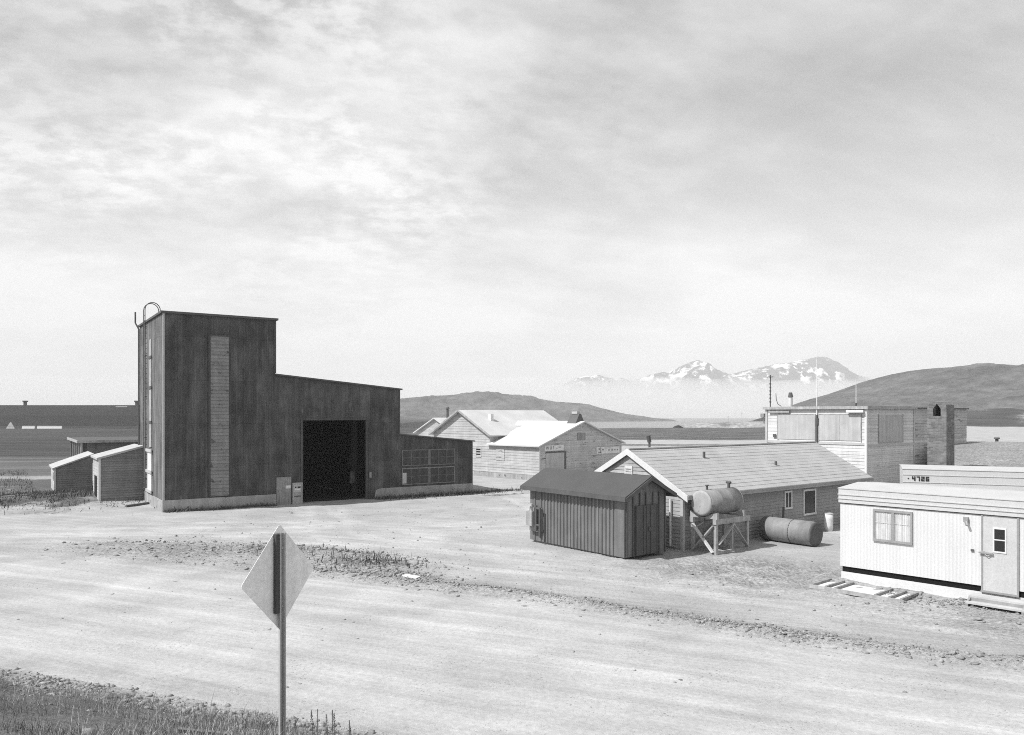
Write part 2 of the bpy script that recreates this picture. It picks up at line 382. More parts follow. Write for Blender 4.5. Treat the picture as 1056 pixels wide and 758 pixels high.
# packed, pale wheel tracks across the yard
trk = .6*sstep(.0,1,1-np.abs(Y-(33.5+.12*X+.01*X*X))/4.0)+.5*blob(X, Y, 2, 40, 5, 14, -.1)
def path_tracks(x, y, pts, gauge=.85, w_=.28):
    best = np.full(x.shape, 1e9); side = np.zeros(x.shape)
    for (x0,y0),(x1,y1) in zip(pts[:-1], pts[1:]):
        dx, dy = x1-x0, y1-y0; L2 = dx*dx+dy*dy; tq = np.clip(((x-x0)*dx+(y-y0)*dy)/L2, 0, 1)
        d = np.hypot(x-x0-tq*dx, y-y0-tq*dy); best = np.minimum(best, d)
    return np.exp(-((best-gauge)/w_)**2)*(1-sstep(2.0, 2.6, best))
def smooth(pts, k=3):
    for _ in range(k):
        q = [pts[0]]
        for a, b in zip(pts[:-1], pts[1:]): q += [(a[0]*.75+b[0]*.25,a[1]*.75+b[1]*.25),(a[0]*.25+b[0]*.75,a[1]*.25+b[1]*.75)]
        pts = q+[pts[-1]]
    return pts
TRACKS = [smooth([(-38,34),(-24,36),(-12,36.5),(-2,37),(4,44),(3,56)]), smooth([(-26,33.5),(-14,34),(-4,33),(4,27),(10,23.2),(18,17)]),
          smooth([(-12,46),(-10,40),(-2,31),(6,23.8),(14,18.5),(20,14)]), smooth([(-20,37.5),(-10,38.5),(0,36),(3,40),(0,52)]), smooth([(-11,45),(-9,38),(-8,34),(-2,28.5),(6,24.6),(11,21.5)])]
TRK = 0
for P_ in TRACKS: TRK = np.maximum(TRK, path_tracks(X, Y, P_))
TRK = TRK*(.5+.6*fbm(X*.4, Y*.4, 3))
Z = Z-.035*TRK*(Y < 60); verts[:,2] = Z.ravel()
trk = np.clip(.10+.35*trk+.75*TRK, 0, 1)

def ground_mat():
    m, t, b = new_mat('gravel_ground')
    co = t.new('ShaderNodeTexCoord').outputs['Object']
    at = t.new('ShaderNodeAttribute'); at.attribute_name = 'cover'
    sp = t.new('ShaderNodeSeparateColor'); t.link(at.outputs['Color'], sp.inputs[0])
    veg, tr, cs = sp.outputs[0], sp.outputs[1], sp.outputs[2]
    mpr = t.new('ShaderNodeMapping'); mpr.inputs['Rotation'].default_value = (0,0,R(24)); t.link(co, mpr.inputs[0]); cr = mpr.outputs[0]
    a = t.noise(co, .35, 5, .6); fbig = t.maprange(a, .3, .7, .80, 1.14)
    st = t.noise(cr, 2.0, 5, .65, (.06,1.5,1)); fst = t.maprange(st, .3, .7, .87, 1.10)
    g1 = t.noise(co, 9, 5, .7); fg = t.maprange(g1, .3, .7, .86, 1.13)
    g2 = t.noise(co, 55, 3, .7); fg2 = t.maprange(g2, .3, .7, .85, 1.15)
    v = t.math('MULTIPLY', t.math('MULTIPLY', fbig, fst), t.math('MULTIPLY', fg, fg2))
    v = t.math('MULTIPLY', v, t.maprange(tr, 0, 1, .365, .44))
    # scattered darker pebbles
    vo = t.new('ShaderNodeTexVoronoi'); vo.inputs['Scale'].default_value = 11; t.link(co, vo.inputs['Vector'])
    pk = t.math('MULTIPLY', t.maprange(vo.outputs['Distance'], .16, .24, 1, 0), t.maprange(t.noise(co, .8, 4), .5, .66, 0, .55))
    v = t.math('MULTIPLY', v, t.math('SUBTRACT', 1, pk))
    vo2 = t.new('ShaderNodeTexVoronoi'); vo2.inputs['Scale'].default_value = 26; t.link(co, vo2.inputs['Vector'])
    pk2 = t.math('MULTIPLY', t.maprange(vo2.outputs['Distance'], .20, .30, 1, 0), t.maprange(t.noise(co, 1.7, 4, .7), .38, .58, 0, 1))
    sgn = t.new('ShaderNodeSeparateColor'); t.link(vo2.outputs['Color'], sgn.inputs[0])
    v = t.math('MULTIPLY', v, t.math('ADD', 1, t.math('MULTIPLY', pk2, t.maprange(sgn.outputs[0], 0, 1, -.55, .28))))
    sp1 = t.maprange(t.noise(co, 8, 3, .8), .34, .66, .28, 1.18)
    mc = t.new('ShaderNodeMix', data_type='FLOAT'); t.link(t.math('MULTIPLY', cs, 1.0, clamp=True), mc.inputs[0]); mc.inputs[2].default_value = 1; t.link(sp1, mc.inputs[3])
    v = t.math('MULTIPLY', v, mc.outputs[0])
    # plant cover: broken up by noise
    n = t.noise(co, 3.2, 6, .7); nb = t.noise(co, .12, 5, .6, (1,3,1))
    k = t.math('ADD', veg, t.math('ADD', t.math('MULTIPLY', t.math('SUBTRACT', n, .5), 1.0), t.math('MULTIPLY', t.math('SUBTRACT', nb, .5), .5)))
    k = t.maprange(k, .36, .66, 0, 1, True)
    gv = t.math('MULTIPLY', t.maprange(t.noise(co, 14, 4, .7), .3, .7, .6, 1.45), t.maprange(t.noise(co, .09, 5, .6, (.4,3.0,1)), .32, .68, .65, 1.35))
    gv = t.math('MULTIPLY', t.math('MULTIPLY', gv, .052), t.math('ADD', 1, t.math('MULTIPLY', cs, 2.0)))
    mx = t.new('ShaderNodeMix', data_type='FLOAT'); t.link(k, mx.inputs[0]); t.link(v, mx.inputs[2]); t.link(gv, mx.inputs[3])
    t.link(grey(t, mx.outputs[0]), b.inputs['Base Color'])
    b.inputs['Roughness'].default_value = .95; b.inputs['Specular IOR Level'].default_value = .1
    hh = t.math('ADD', t.math('MULTIPLY', g1, .05), t.math('ADD', t.math('MULTIPLY', g2, .012), t.math('MULTIPLY', st, .06)))
    bp = t.new('ShaderNodeBump'); bp.inputs['Distance'].default_value = 1; bp.inputs['Strength'].default_value = .8
    t.link(t.math('MULTIPLY', hh, t.math('ADD', t.math('SUBTRACT', .85, t.math('MULTIPLY', tr, .55)), t.math('MULTIPLY', cs, .6))), bp.inputs['Height']); t.link(bp.outputs[0], b.inputs['Normal'])
    return m
def with_cover(o, veg, tr, coarse=0):
    ca = o.data.color_attributes.new('cover', 'FLOAT_COLOR', 'POINT')
    c = np.ones((len(veg),4), np.float32); c[:,0] = veg; c[:,1] = tr; c[:,2] = coarse; ca.data.foreach_set('color', c.ravel())
GM = ground_mat()
g = mesh_np('ground', verts, grid_faces(len(gy), len(gx)), GM, True); with_cover(g, V.ravel(), trk.ravel(), CO.ravel()); tag(g, kind='structure')

# the road: a sheet just over the ground with ragged edges
na, nc = 420, 70
xa = np.linspace(-46, 26, na)
near = 13.6-(xa+4.2)*.3946+.10
far = berm_y(xa)-.25
near = near+.5*(fbm(xa*.8, xa*0+2, 4)-.5); far = far+.9*(fbm(xa*.9, xa*0+8, 4)-.5)
tt = np.linspace(0, 1, nc)[:,None]
RX = np.repeat(xa[None,:], nc, 0); RY = near[None,:]*(1-tt)+far[None,:]*tt
RZ = height(RX, RY)+.012-.03*((tt < .001)|(tt > .999))
rd = mesh_np('gravel_road', np.stack([RX.ravel(),RY.ravel(),RZ.ravel()],1), grid_faces(nc, na), GM, True)
T_ = 0
for cen, wd_ in ((.13,.025),(.25,.03),(.40,.028),(.515,.028),(.66,.03),(.775,.03),(.90,.02)):
    T_ = np.maximum(T_, np.exp(-((tt-cen-.05*(fbm(RX*.06+cen*40, RX*0+cen*9, 3)-.5))/wd_)**2)*(.6+.4*fbm(RX*.25, tt*6+RX*0, 3)))
rd_tr = np.clip(.45+.55*T_, 0, 1)
with_cover(rd, np.zeros(RX.size), rd_tr.ravel(), coarse_mask(RX, RY).ravel()); tag(rd, kind='structure')

# sea
m, t, b = new_mat('sea_water'); co = t.new('ShaderNodeTexCoord').outputs['Object']
t.link(grey(t, t.maprange(t.noise(co, .01, 4, .6, (.3,1,1)), .3, .7, .10, .17)), b.inputs['Base Color']); b.inputs['Roughness'].default_value = .28
bp = t.new('ShaderNodeBump'); bp.inputs['Distance'].default_value = 1; t.link(t.math('MULTIPLY', t.noise(co, .25, 4), .5), bp.inputs['Height']); t.link(bp.outputs[0], b.inputs['Normal'])
sea = MB().add([(-14000,250,-5),(14000,250,-5),(14000,14000,-5),(-14000,14000,-5)], [(0,1,2,3)]).build('sea', m); tag(sea, kind='structure')

# hills and mountains
def hill_mat(name, base, snow=None, sc=.01):
    m, t, b = new_mat(name); co = t.new('ShaderNodeTexCoord').outputs['Object']
    v = t.math('MULTIPLY', t.maprange(t.noise(co, sc*1.6, 7, .68, (1,.6,3)), .32, .68, .45, 1.65), base)
    v = t.math('MULTIPLY', v, t.maprange(t.noise(co, sc*9, 5, .7),   .32, .68, .55, 1.45))
    if snow:
        sp = t.new('ShaderNodeSeparateXYZ'); t.link(co, sp.inputs[0])
        k = t.math('MULTIPLY', t.maprange(t.noise(co, .016, 8, .7, (1,.4,.8)), .52, .59, 0, .9), t.maprange(sp.outputs[2], 60, 200, .5, 1))
        k = t.math('MULTIPLY', k, t.maprange(sp.outputs[0], 1540, 1620, 1, .0))
        mx = t.new('ShaderNodeMix', data_type='FLOAT'); t.link(k, mx.inputs[0]); t.link(v, mx.inputs[2]); mx.inputs[3].default_value = .9; v = mx.outputs[0]
    t.link(grey(t, v), b.inputs['Base Color']); b.inputs['Roughness'].default_value = .95; b.inputs['Specular IOR Level'].default_value = .1
    return m
def ridge(name, prof, yr, y0, y1, mat, rough=.12, nx=260, ny=60, base=-8, fscale=1/60, pw=1.3):
    """prof: (x, z) crest along the line y = yr; slopes run down to y0 (towards us) and y1"""
    px = np.array([p[0] for p in prof]); pz = np.array([p[1] for p in prof])
    x = np.linspace(px[0], px[-1], nx); y = np.linspace(y0, y1, ny); XX, YY = np.meshgrid(x, y)
    k = np.where(YY < yr, (YY-y0)/(yr-y0), (y1-YY)/(y1-yr)); k = np.clip(k, 0, 1)
    shift = (fbm(XX*fscale*.6, YY*fscale*.6+40, 4)-.5)
    top = np.interp(XX, px, pz)
    kk = np.clip(k+.35*shift*(1-k)*k*4, 0, 1)
    ZZ = base+(top-base)*(np.sin(kk*PI/2)**pw)
    ZZ = ZZ+(top-base)*rough*(fbm(XX*fscale, YY*fscale, 6, .6)-.5)*(.25+1.0*np.sin(kk*PI))
    o = mesh_np(name, np.stack([XX.ravel(),YY.ravel(),ZZ.ravel()],1), grid_faces(ny, nx), mat, True); tag(o, kind='structure'); return o
def crest(pts, d): return [((p-528)/800*d, H+(428-y)/800*d) for p, y in pts]
ridge('hill', crest([(800,430),(814,420),(838,411),(862,405),(890,395),(918,386),(945,381),(962,380),(985,381),(1010,383),(1035,381),(1056,379),(1120,377),(1230,378),(1400,372),(1700,390)], 900),
      900, 430, 1010, hill_mat('heath_slope', .068, sc=.012), .24, 340, 120, -3, 1/45)
ridge('headland', crest([(200,431),(300,421),(360,415),(413,411.5),(440,409),(468,407),(495,405),(515,405.5),(540,408.5),(565,413),(588,416),(606,417.5),(622,422),(645,427),(668,430.5),(684,432),(694,436)], 1400),
      1400, 1230, 1800, hill_mat('headland_slope', .075, sc=.01), .40, 400, 100, -7, 1/38, .9)
ridge('mountain_range', crest([(500,432),(570,402),(594,391),(606,387.5),(618,386.5),(630,390),(655,393),(670,387.5),(682,384.5),(694,388),(704,378),(718,371.5),(730,376),(744,384.5),(758,387),(776,381.5),(790,378),(803,375),(812,376),(818,374),(828,372.5),(838,370),(846,369),(856,372.5),(870,380),(884,389),(930,405),(1000,428)], 4000),
      4000, 3500, 5200, hill_mat('mountain_rock', .035, True, .006), .22, 520, 90, -20, 1/95, .8)
ridge('islet', crest([(700,438.5),(722,436.3),(745,435.6),(765,435.2),(785,436.2),(815,437),(840,438.6)], 480), 480, 450, 520, hill_mat('islet_slope', .26, sc=.05), .06, 60, 16, -6, 1/12)

# air: thin even haze round everything, and the low bank of sea fog in front of the mountains
m, t, b = new_mat('haze_air'); t.n.remove(b); pv = t.new('ShaderNodeVolumePrincipled')
pv.inputs['Color'].default_value = (.88,.88,.88,1); pv.inputs['Density'].default_value = .00028; pv.inputs['Anisotropy'].default_value = .0
t.link(pv.outputs[0], t.n['Material Output'].inputs['Volume'])
hz = MB().box(-9000,9000,-500,9500,-28,420).build('haze', m); tag(hz, kind='stuff')
m, t, b = new_mat('fog_air'); t.n.remove(b); pv = t.new('ShaderNodeVolumePrincipled')
pv.inputs['Color'].default_value = (.93,.93,.93,1); pv.inputs['Density'].default_value = .0042; pv.inputs['Anisotropy'].default_value = .0
t.link(pv.outputs[0], t.n['Material Output'].inputs['Volume'])
fx = np.linspace(-3600, 3800, 120); fy = np.linspace(2300, 3950, 40); FX, FY = np.meshgrid(fx, fy)
ed = np.minimum(np.minimum((FX+3600)/900, (3800-FX)/900), (3950-FY)/60); ed = np.sqrt(np.clip(ed, 0, 1))
FZ = -4+ed*((FY-2300)/1650)*(218+44*(fbm(FX/300, FY/420, 4)-.5))
tv = np.stack([FX.ravel(),FY.ravel(),FZ.ravel()],1); bv = tv.copy(); bv[:,2] = -4.6
ff = grid_faces(40, 120); n0 = len(tv)
rim = list(range(0,120))+[120*k+119 for k in range(1,40)]+list(range(120*40-2, 120*39-1, -1))+[120*k for k in range(38,0,-1)]
rf = np.array([(rim[i], rim[i]+n0, rim[(i+1)%len(rim)]+n0, rim[(i+1)%len(rim)]) for i in range(len(rim))])
fog = mesh_np('fog_bank', np.concatenate([tv,bv]), np.concatenate([ff, ff[:,::-1]+n0, rf]), m); tag(fog, kind='stuff')

# ------------------------------------------------------------------ shared part builders
def window(parent, face, c, t0, t1, z0, z1, fr=.07, frame='white_paint', pane='glass', bars=0, depth=.05, name='window'):
    f = MB(); f.on(face,c,t0-fr,t1+fr,z1,z1+fr,0,depth); f.on(face,c,t0-fr,t1+fr,z0-fr,z0,0,depth+.02)
    f.on(face,c,t0-fr,t0,z0,z1,0,depth); f.on(face,c,t1,t1+fr,z0,z1,0,depth)
    for k in range(bars):
        q = t0+(t1-t0)*(k+1)/(bars+1); f.on(face,c,q-.025,q+.025,z0,z1,.0345,depth-.006)
    o = f.build(name, MT[frame], parent)
    MB().on(face,c,t0,t1,z0,z1,.024,.034).build('pane', MT[pane], o)
    return o
def gable_wall(mb, x0, x1, w, ze, za, z0=0):
    mb.prism([(0,z0),(w,z0),(w,ze),(w/2,za),(0,ze)], 'x', x0, x1)
def roof_slabs(x0, x1, w, ze, za, ov=.3, th=.1, hips=None):
    """two slabs of a gable roof, ridge along x at y = w/2"""
    s = (za-ze)/(w/2); out = []
    for sgn in (0, 1):
        e = -ov if sgn == 0 else w+ov; ez = ze-ov*s; mid = w/2
        out.append([(e,ez+.02),(mid,za+.02),(mid,za+.02+th),(e,ez+.02+th)])
    return out

# ------------------------------------------------------------------ GARAGE (dark fire hall with hose tower)
A_G = 33.45
G = empty('garage', (-19.3,42.94,0), A_G, 'dark corrugated garage with tall square tower and one open vehicle doorway', 'garage')
mid_top = lambda x: 7.78-(x-6.19)*.09
ann_top = lambda x: 4.1-(x-14.3)*.096
w = MB()
w.box(0,6.19,0,8.4,.67,11.05)                                           # tower
w.prism([(6.19,0.02),(7.84,0.02),(7.84,mid_top(7.84)),(6.19,mid_top(6.19))],'y',0,.22)
w.prism([(7.84,5.09),(11.98,5.09),(11.98,mid_top(11.98)),(7.84,mid_top(7.84))],'y',0,.22)
w.prism([(11.98,0.02),(14.3,0.02),(14.3,mid_top(14.3)),(11.98,mid_top(11.98))],'y',0,.22)
w.box(14.1,14.3,.22,12,0,mid_top(14.3)); w.box(6.19,14.1,11.8,12,0,mid_top(14.3)); w.box(6.0,6.19,8.4,12,0,mid_top(6.19)-.1)
w.prism([(14.3,.67),(19.8,.67),(19.8,ann_top(19.8)),(14.3,ann_top(14.3))],'y',0,8)
w.build('wall', MT['garage'], G)
p = MB(); p.box(-.05,6.19,-.05,8.45,-.3,.67); p.box(6.19,6.22,-.05,.2,-.3,.67)
p.prism([(12.45,-.4),(12.62,.55),(12.9,.672),(14.3,.672),(19.85,.672),(19.85,-.6)],'y',-.06,.3); p.box(14.3,19.85,.3,8.05,-.6,.665)
p.build('plinth', MT['concrete'], G)
p = MB(); p.box(-.14,6.33,-.14,8.54,11.05,11.17); p.build('tower_roof', MT['roof_tar'], G)
p = MB(); p.prism([(6.19,mid_top(6.19)),(14.45,mid_top(14.45)),(14.45,mid_top(14.45)+.09),(6.19,mid_top(6.19)+.09)],'y',-.15,12.1); p.build('roof', MT['roof_tar'], G)
p = MB(); p.prism([(14.3,ann_top(14.3)),(19.98,ann_top(19.98)),(19.98,ann_top(19.98)+.08),(14.3,ann_top(14.3)+.08)],'y',-.14,8.1); p.build('annex_roof', MT['roof_tar'], G)
MB().box(-.045,-.004,.07,8.36,.69,11.03).build('lit_side_overlay', MT['garage_side'], G)  # added overlay whose lighter colour paints sun on the tower side
# corner trims
for c0 in (-.03, ):
    MB().box(-.035,.06,-.035,.06,.675,11.04).build('corner_trim', MT['trim_pale'], G)
MB().box(6.12,6.225,-.035,.05,7.9,11.04).build('corner_trim', MT['garage_patch'], G)
MB().box(14.24,14.33,-.035,.05,4.2,mid_top(14.3)-.02).build('corner_trim', MT['garage_patch'], G)
MB().box(19.74,19.84,-.035,.05,.68,ann_top(19.8)-.02).build('corner_trim', MT['garage_patch'], G)
# tall louvered strip on the tower front
lv = MB(); lv.on('F',0,2.43,3.56,.75,9.94,0,.03)
lv.clap('F',-.03,2.50,3.49,.80,9.88,.2,.03)
lo = lv.build('louver_strip', MT['louver'], G)
e = MB(); e.on('F',0,2.37,2.47,.72,10.0,0,.07); e.on('F',0,3.52,3.62,.72,10.0,0,.07); e.on('F',0,2.47,3.52,9.92,10.0,0,.07); e.build('frame', MT['garage_patch'], lo)
# pale strip, cross bands and panels on the side of the tower
s = MB(); s.on('L',-.045,3.55,4.25,3.5,9.9,0,.05)
st_ = s.build('side_strip', MT['grey_wood'], G)
for zz_ in (8.75,6.95,4.9): MB().on('L',-.045,3.4,4.45,zz_,zz_+.16,.052,.09).build('band', MT['pipe'], st_)
s = MB(); s.on('L',-.045,3.5,4.9,.9,3.2,0,.05); pn = s.build('service_panel', MT['white_panel'], G)
for z in (.78,1.95,3.2): MB().on('L',-.045,3.2,5.2,z,z+.17,.052,.12).build('ledge', MT['trim_pale'], pn)
# ladder with hooped hand rails
ld = MB()
for yy in (5.35,5.9):
    pts = [(-.16,yy,.8),(-.16,yy,11.85)]
    for q in range(0,11):
        a = PI-q/10*PI*1.15; pts.append((.27+.43*math.cos(a), yy, 11.85+.45*math.sin(a)))
    pts.append((.42,yy,11.17)); ld.tube(pts, .028, 6)
k = .95
while k < 11.8: ld.cyl((-.16,5.35,k),(-.16,5.9,k),.018,6); k += .31
for z in (1.5,4,6.5,9,10.8):
    for yy in (5.35,5.9): ld.box(-.17,.0,yy-.02,yy+.02,z,z+.04)
ld.build('ladder', MT['pipe'], G)
MB().tube([(-.12,8.2,.3),(-.12,8.2,10.9),(-.3,8.35,11.3),(-.3,8.35,12.0)],.05,8).build('vent_pipe', MT['pipe'], G)
# mid: low doors beside the big opening
d = MB(); d.on('F',0,6.24,7.12,-.15,1.67,0,.07); d1 = d.build('side_door', MT['old_wood'], G)
MB().on('F',0,6.78,7.08,.98,1.16,.072,.085).build('notice', MT['white_panel'], d1)
d = MB(); d.on('F',0,7.2,7.82,-.15,1.3,0,.09); d2 = d.build('jamb_panel', MT['concrete'], G)
n_ = MB(); n_.on('F',0,7.28,7.72,.72,1.16,.092,.11); nn = n_.build('sign_plate', MT['trim_pale'], d2)
n_ = MB(); n_.on('F',0,7.33,7.42,.99,1.07,.112,.116); n_.on('F',0,7.5,7.68,.97,1.07,.112,.116); n_.on('F',0,7.42,7.5,.985,1.0,.112,.116); n_.build('plate_marks', MT['lettering'], nn)
n_ = MB(); n_.on('F',0,7.33,7.66,.86,.95,.112,.116); n_.build('plate_strip', MT['white_panel'], nn)
n_ = MB(); n_.on('F',0,7.3,7.7,.45,.52,.092,.10); n_.build('batten', MT['pipe'], d2)
fr = MB(); fr.on('F',0,7.74,7.86,1.32,5.2,0,.05); fr.on('F',0,11.94,12.08,.02,5.2,0,.05); fr.on('F',0,7.86,11.94,5.07,5.2,0,.05); fr.build('door_frame', MT['garage_patch'], G)
MB().on('F',0,12.16,12.3,1.4,1.75,0,.09).build('switch_box', MT['old_wood'], G)
# inside
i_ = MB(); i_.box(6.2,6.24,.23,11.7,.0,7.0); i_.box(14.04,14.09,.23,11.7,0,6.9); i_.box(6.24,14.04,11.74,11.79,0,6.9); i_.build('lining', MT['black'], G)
i_ = MB(); i_.box(11.5,11.8,1.1,1.4,-.1,5.6); i_.box(11.35,11.5,1.15,1.35,2.2,2.6); i_.build('post', MT['inner_post'], G)
MB().box(11.3,11.62,.98,1.06,1.0,1.75).build('fuse_box', MT['garage_patch'], G)
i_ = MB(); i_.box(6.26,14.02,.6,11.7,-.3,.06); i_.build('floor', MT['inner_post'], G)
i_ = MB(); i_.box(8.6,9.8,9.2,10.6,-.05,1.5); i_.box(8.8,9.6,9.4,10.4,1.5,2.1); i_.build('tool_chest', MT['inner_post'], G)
# annex windows: two rows, posts between
for (z0, z1) in ((2.10,3.05),(.86,1.85)):
    wn = window(G,'F',0,14.52,18.35,z0,z1,.06,'louver' if z0 < 1 else 'window_timber','dusty_glass',0,.05)
    mu = MB()
    mu.on('F',0,16.38,16.56,z0,z1,.0345,.045)
    for q in (15.15,15.76,17.15,17.75): mu.on('F',0,q-.014,q+.014,z0,z1,.0345,.042)
    mu.on('F',0,14.52,18.35,(z0+z1)/2-.012,(z0+z1)/2+.012,.0345,.040)
    mu.build('muntins', MT['window_timber'], wn)
MB().on('F',0,14.5,14.78,.9,1.6,.0345,.055).build('pale_board', MT['trim_pale'], G)

# ------------------------------------------------------------------ low sheds by the tower
def g2w(u, v, z=0):
    c, s_ = math.cos(R(A_G)), math.sin(R(A_G)); return (-19.3+u*c-v*s_, 42.94+u*s_+v*c, z)
S = empty('lean_to', g2w(-2.5,6.75), A_G, 'narrow lean-to passage with sloping roof and a doorway, joined to the tower side', 'shed')
wl, dp = 2.42, 3.6
top = lambda x: 2.72+x*.27
w = MB(); w.prism([(0,-.2),(wl,-.2),(wl,top(wl)),(0,top(0))],'y',0,dp)
w.build('wall', MT['siding_dark'], S)
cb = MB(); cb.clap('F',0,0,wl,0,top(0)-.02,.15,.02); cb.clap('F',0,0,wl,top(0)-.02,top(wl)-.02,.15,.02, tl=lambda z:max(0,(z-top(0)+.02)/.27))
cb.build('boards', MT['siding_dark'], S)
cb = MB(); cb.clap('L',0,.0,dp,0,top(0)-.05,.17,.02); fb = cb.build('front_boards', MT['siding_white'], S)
MB().on('L',0,1.1,2.6,0.3,1.6,.026,.034).build('doorway', MT['black'], fb)
MB().box(-.05,.07,-.045,.06,-.2,top(0)).build('corner_board', MT['white_paint'], S)
MB().prism([(-.15,top(-.15)),(wl,top(wl)),(wl,top(wl)+.12),(-.15,top(-.15)+.12)],'y',-.12,dp+.1).build('roof', MT['low_roof'], S)

S = empty('entry_shed', g2w(-4.35,16.2), A_G, 'small low shed with pale sloping roof standing farthest from the tower', 'shed')
wl, dp = 2.3, 4.6; top2 = lambda x: 1.66+x*.37
MB().prism([(0,-.2),(wl,-.2),(wl,top2(wl)),(0,top2(0))],'y',0,dp).build('wall', MT['siding_dark'], S)
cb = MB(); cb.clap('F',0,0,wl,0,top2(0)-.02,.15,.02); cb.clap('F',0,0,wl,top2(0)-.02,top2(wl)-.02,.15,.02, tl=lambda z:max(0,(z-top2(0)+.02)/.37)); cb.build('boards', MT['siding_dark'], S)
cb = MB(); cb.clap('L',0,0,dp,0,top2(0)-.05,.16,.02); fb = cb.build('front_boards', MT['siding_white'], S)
MB().on('L',0,1.2,1.75,.75,1.35,.026,.034).build('hatch', MT['old_wood'], fb)
MB().box(-.05,.06,-.045,.06,-.2,top2(0)).build('corner_board', MT['white_paint'], S)
MB().prism([(-.15,top2(-.15)),(wl+.1,top2(wl+.1)),(wl+.1,top2(wl+.1)+.1),(-.15,top2(-.15)+.1)],'y',-.12,dp+.1).build('roof', MT['low_roof'], S)

S = empty('storehouse', g2w(-1.2,21.2), A_G, 'low flat-roofed storehouse with open bays behind the two lean-to sheds', 'storehouse')
w = MB(); w.box(0,7.5,.0,10,-.2,3.35); w.box(-1.2,0,9.8,10,-.2,3.35); w.build('wall', MT['siding_dark'], S)
for y in (0.05,1.9,3.9,5.9,7.9): MB().box(-1.2,-1.06,y,y+.16,-.2,3.35).build('post', MT['trim_pale'], S)
MB().box(-1.4,7.7,-.3,10.2,3.35,3.45).build('roof', MT['roof_tar'], S)
f_ = MB(); f_.box(-1.46,7.72,-.36,-.3,3.27,3.47); f_.box(-1.46,-1.4,-.3,10.2,3.27,3.47); f_.build('fascia', MT['grey_wood'], S)

# ------------------------------------------------------------------ central white boarded buildings
A_B = 44.8
Bo = (2.25,63.5,0)
def b2w(x, y, z=0):
    c, s_ = math.cos(R(A_B)), math.sin(R(A_B)); return (Bo[0]+x*c-y*s_, Bo[1]+x*s_+y*c, z)
B = empty('warehouse', Bo, A_B, 'weathered boarded warehouse with pale roof, sliding door and two faded signboards', 'warehouse')
WB, ZE, ZA, LB = 11.0, 2.86, 4.76, 9.5          # gable wall along x (0..11), ridge along y
w = MB(); w.prism([(0,-.5),(WB,-.5),(WB,ZE),(WB/2,ZA),(0,ZE)],'y',0,LB); w.build('wall', MT['siding_grey'], B)
cb = MB(); cb.clap('F',0,0,WB,.1,ZE,.2,.02); cb.clap('F',0,0,WB,ZE,ZA-.05,.2,.02, tl=lambda z:(z-ZE)/(ZA-ZE)*WB/2, tr=lambda z:WB-(z-ZE)/(ZA-ZE)*WB/2); cb.build('gable_boards', MT['siding_grey'], B)
cb = MB(); cb.clap('L',0,0,LB,.45,ZE,.22,.024); sb = cb.build('side_boards', MT['siding_white'], B)
MB().on('L',0,4.1,5.1,1.5,2.45,.026,.05).build('shutter', MT['siding_grey'], sb)
MB().on('L',0,-.02,LB,-.5,.42,0,.06).build('plinth', MT['concrete'], B)
s = (ZA-ZE)/(WB/2)
def slabpoly(sg, ov=.3, th=.1):
    e = -ov if sg == 0 else WB+ov; ez = ZE-ov*s
    return [(e,ez+.02),(WB/2,ZA+.02),(WB/2,ZA+.02+th),(e,ez+.02+th)]
rf_ = MB(); rf_.prism(slabpoly(0),'y',-.25,6.1); rf_.prism(slabpoly(1),'y',-.25,LB); 
rf_.prism([(WB/2-1.2,ZA+.02-1.2*s),(WB/2,ZA+.02),(WB/2,ZA+.12),(WB/2-1.2,ZA+.12-1.2*s)],'y',6.1,8.4)
rf_.build('roof', MT['roof_bright'], B)
v_ = MB(); v_.prism([(WB/2-.65,ZA-.15),(WB/2+.65,ZA-.15),(WB/2+.12,ZA+.75),(WB/2-.12,ZA+.75)],'y',.3,1.3); vo_ = v_.build('ventilator', MT['pipe'], B)
MB().box(WB/2-.2,WB/2+.2,.5,1.1,ZA+.75,ZA+.95).build('cap', MT['trim_pale'], vo_)
dr = MB(); dr.on('F',0,.75,3.0,.0,2.25,.026,.07); do = dr.build('sliding_door', MT['board_panel'], B)
dd = MB(); dd.on('F',0,3.0,3.2,.0,2.35,.026,.10); dd.on('F',0,.7,3.0,2.25,2.35,.026,.10); dd.build('door_track', MT['pipe'], do)
def faded_sign(parent, t0, t1, z0, z1, marks, name):
    o = MB().on('F',0,t0,t1,z0,z1,.026,.08).build(name, MT['white_panel'], parent)
    k = MB(); 
    for (a,b_,c,d_) in marks: k.on('F',0,t0+(t1-t0)*a,t0+(t1-t0)*b_,z0+(z1-z0)*c,z0+(z1-z0)*d_,.081,.087)
    k.build('faded_lettering', MT['faded_letter'], o)
faded_sign(B,.55,2.9,2.42,2.88,[(.08,.12,.3,.8),(.12,.16,.5,.75),(.16,.2,.3,.8),(.27,.30,.25,.8),(.30,.34,.25,.38),(.30,.34,.68,.8),(.34,.37,.25,.8),(.43,.49,.68,.82),(.455,.475,.25,.68),(.6,.66,.3,.5),(.72,.86,.55,.7)],'signboard')
faded_sign(B,7.3,10.6,1.95,2.55,[(.06,.20,.12,.3),(.08,.14,.55,.85),(.155,.19,.15,.95),(.22,.32,.5,.72),(.34,.6,.78,.86),(.5,.56,.4,.62),(.64,.7,.38,.64),(.76,.82,.4,.62),(.88,.93,.4,.6)],'signboard')
MB().on('F',0,4.75,5.8,3.25,3.85,.026,.05).build('vent_hatch', MT['old_wood'], B)
c_ = MB(); c_.on('F',0,-.06,.1,0,ZE-.03,.0,.05); c_.build('corner_board', MT['trim_pale'], B)

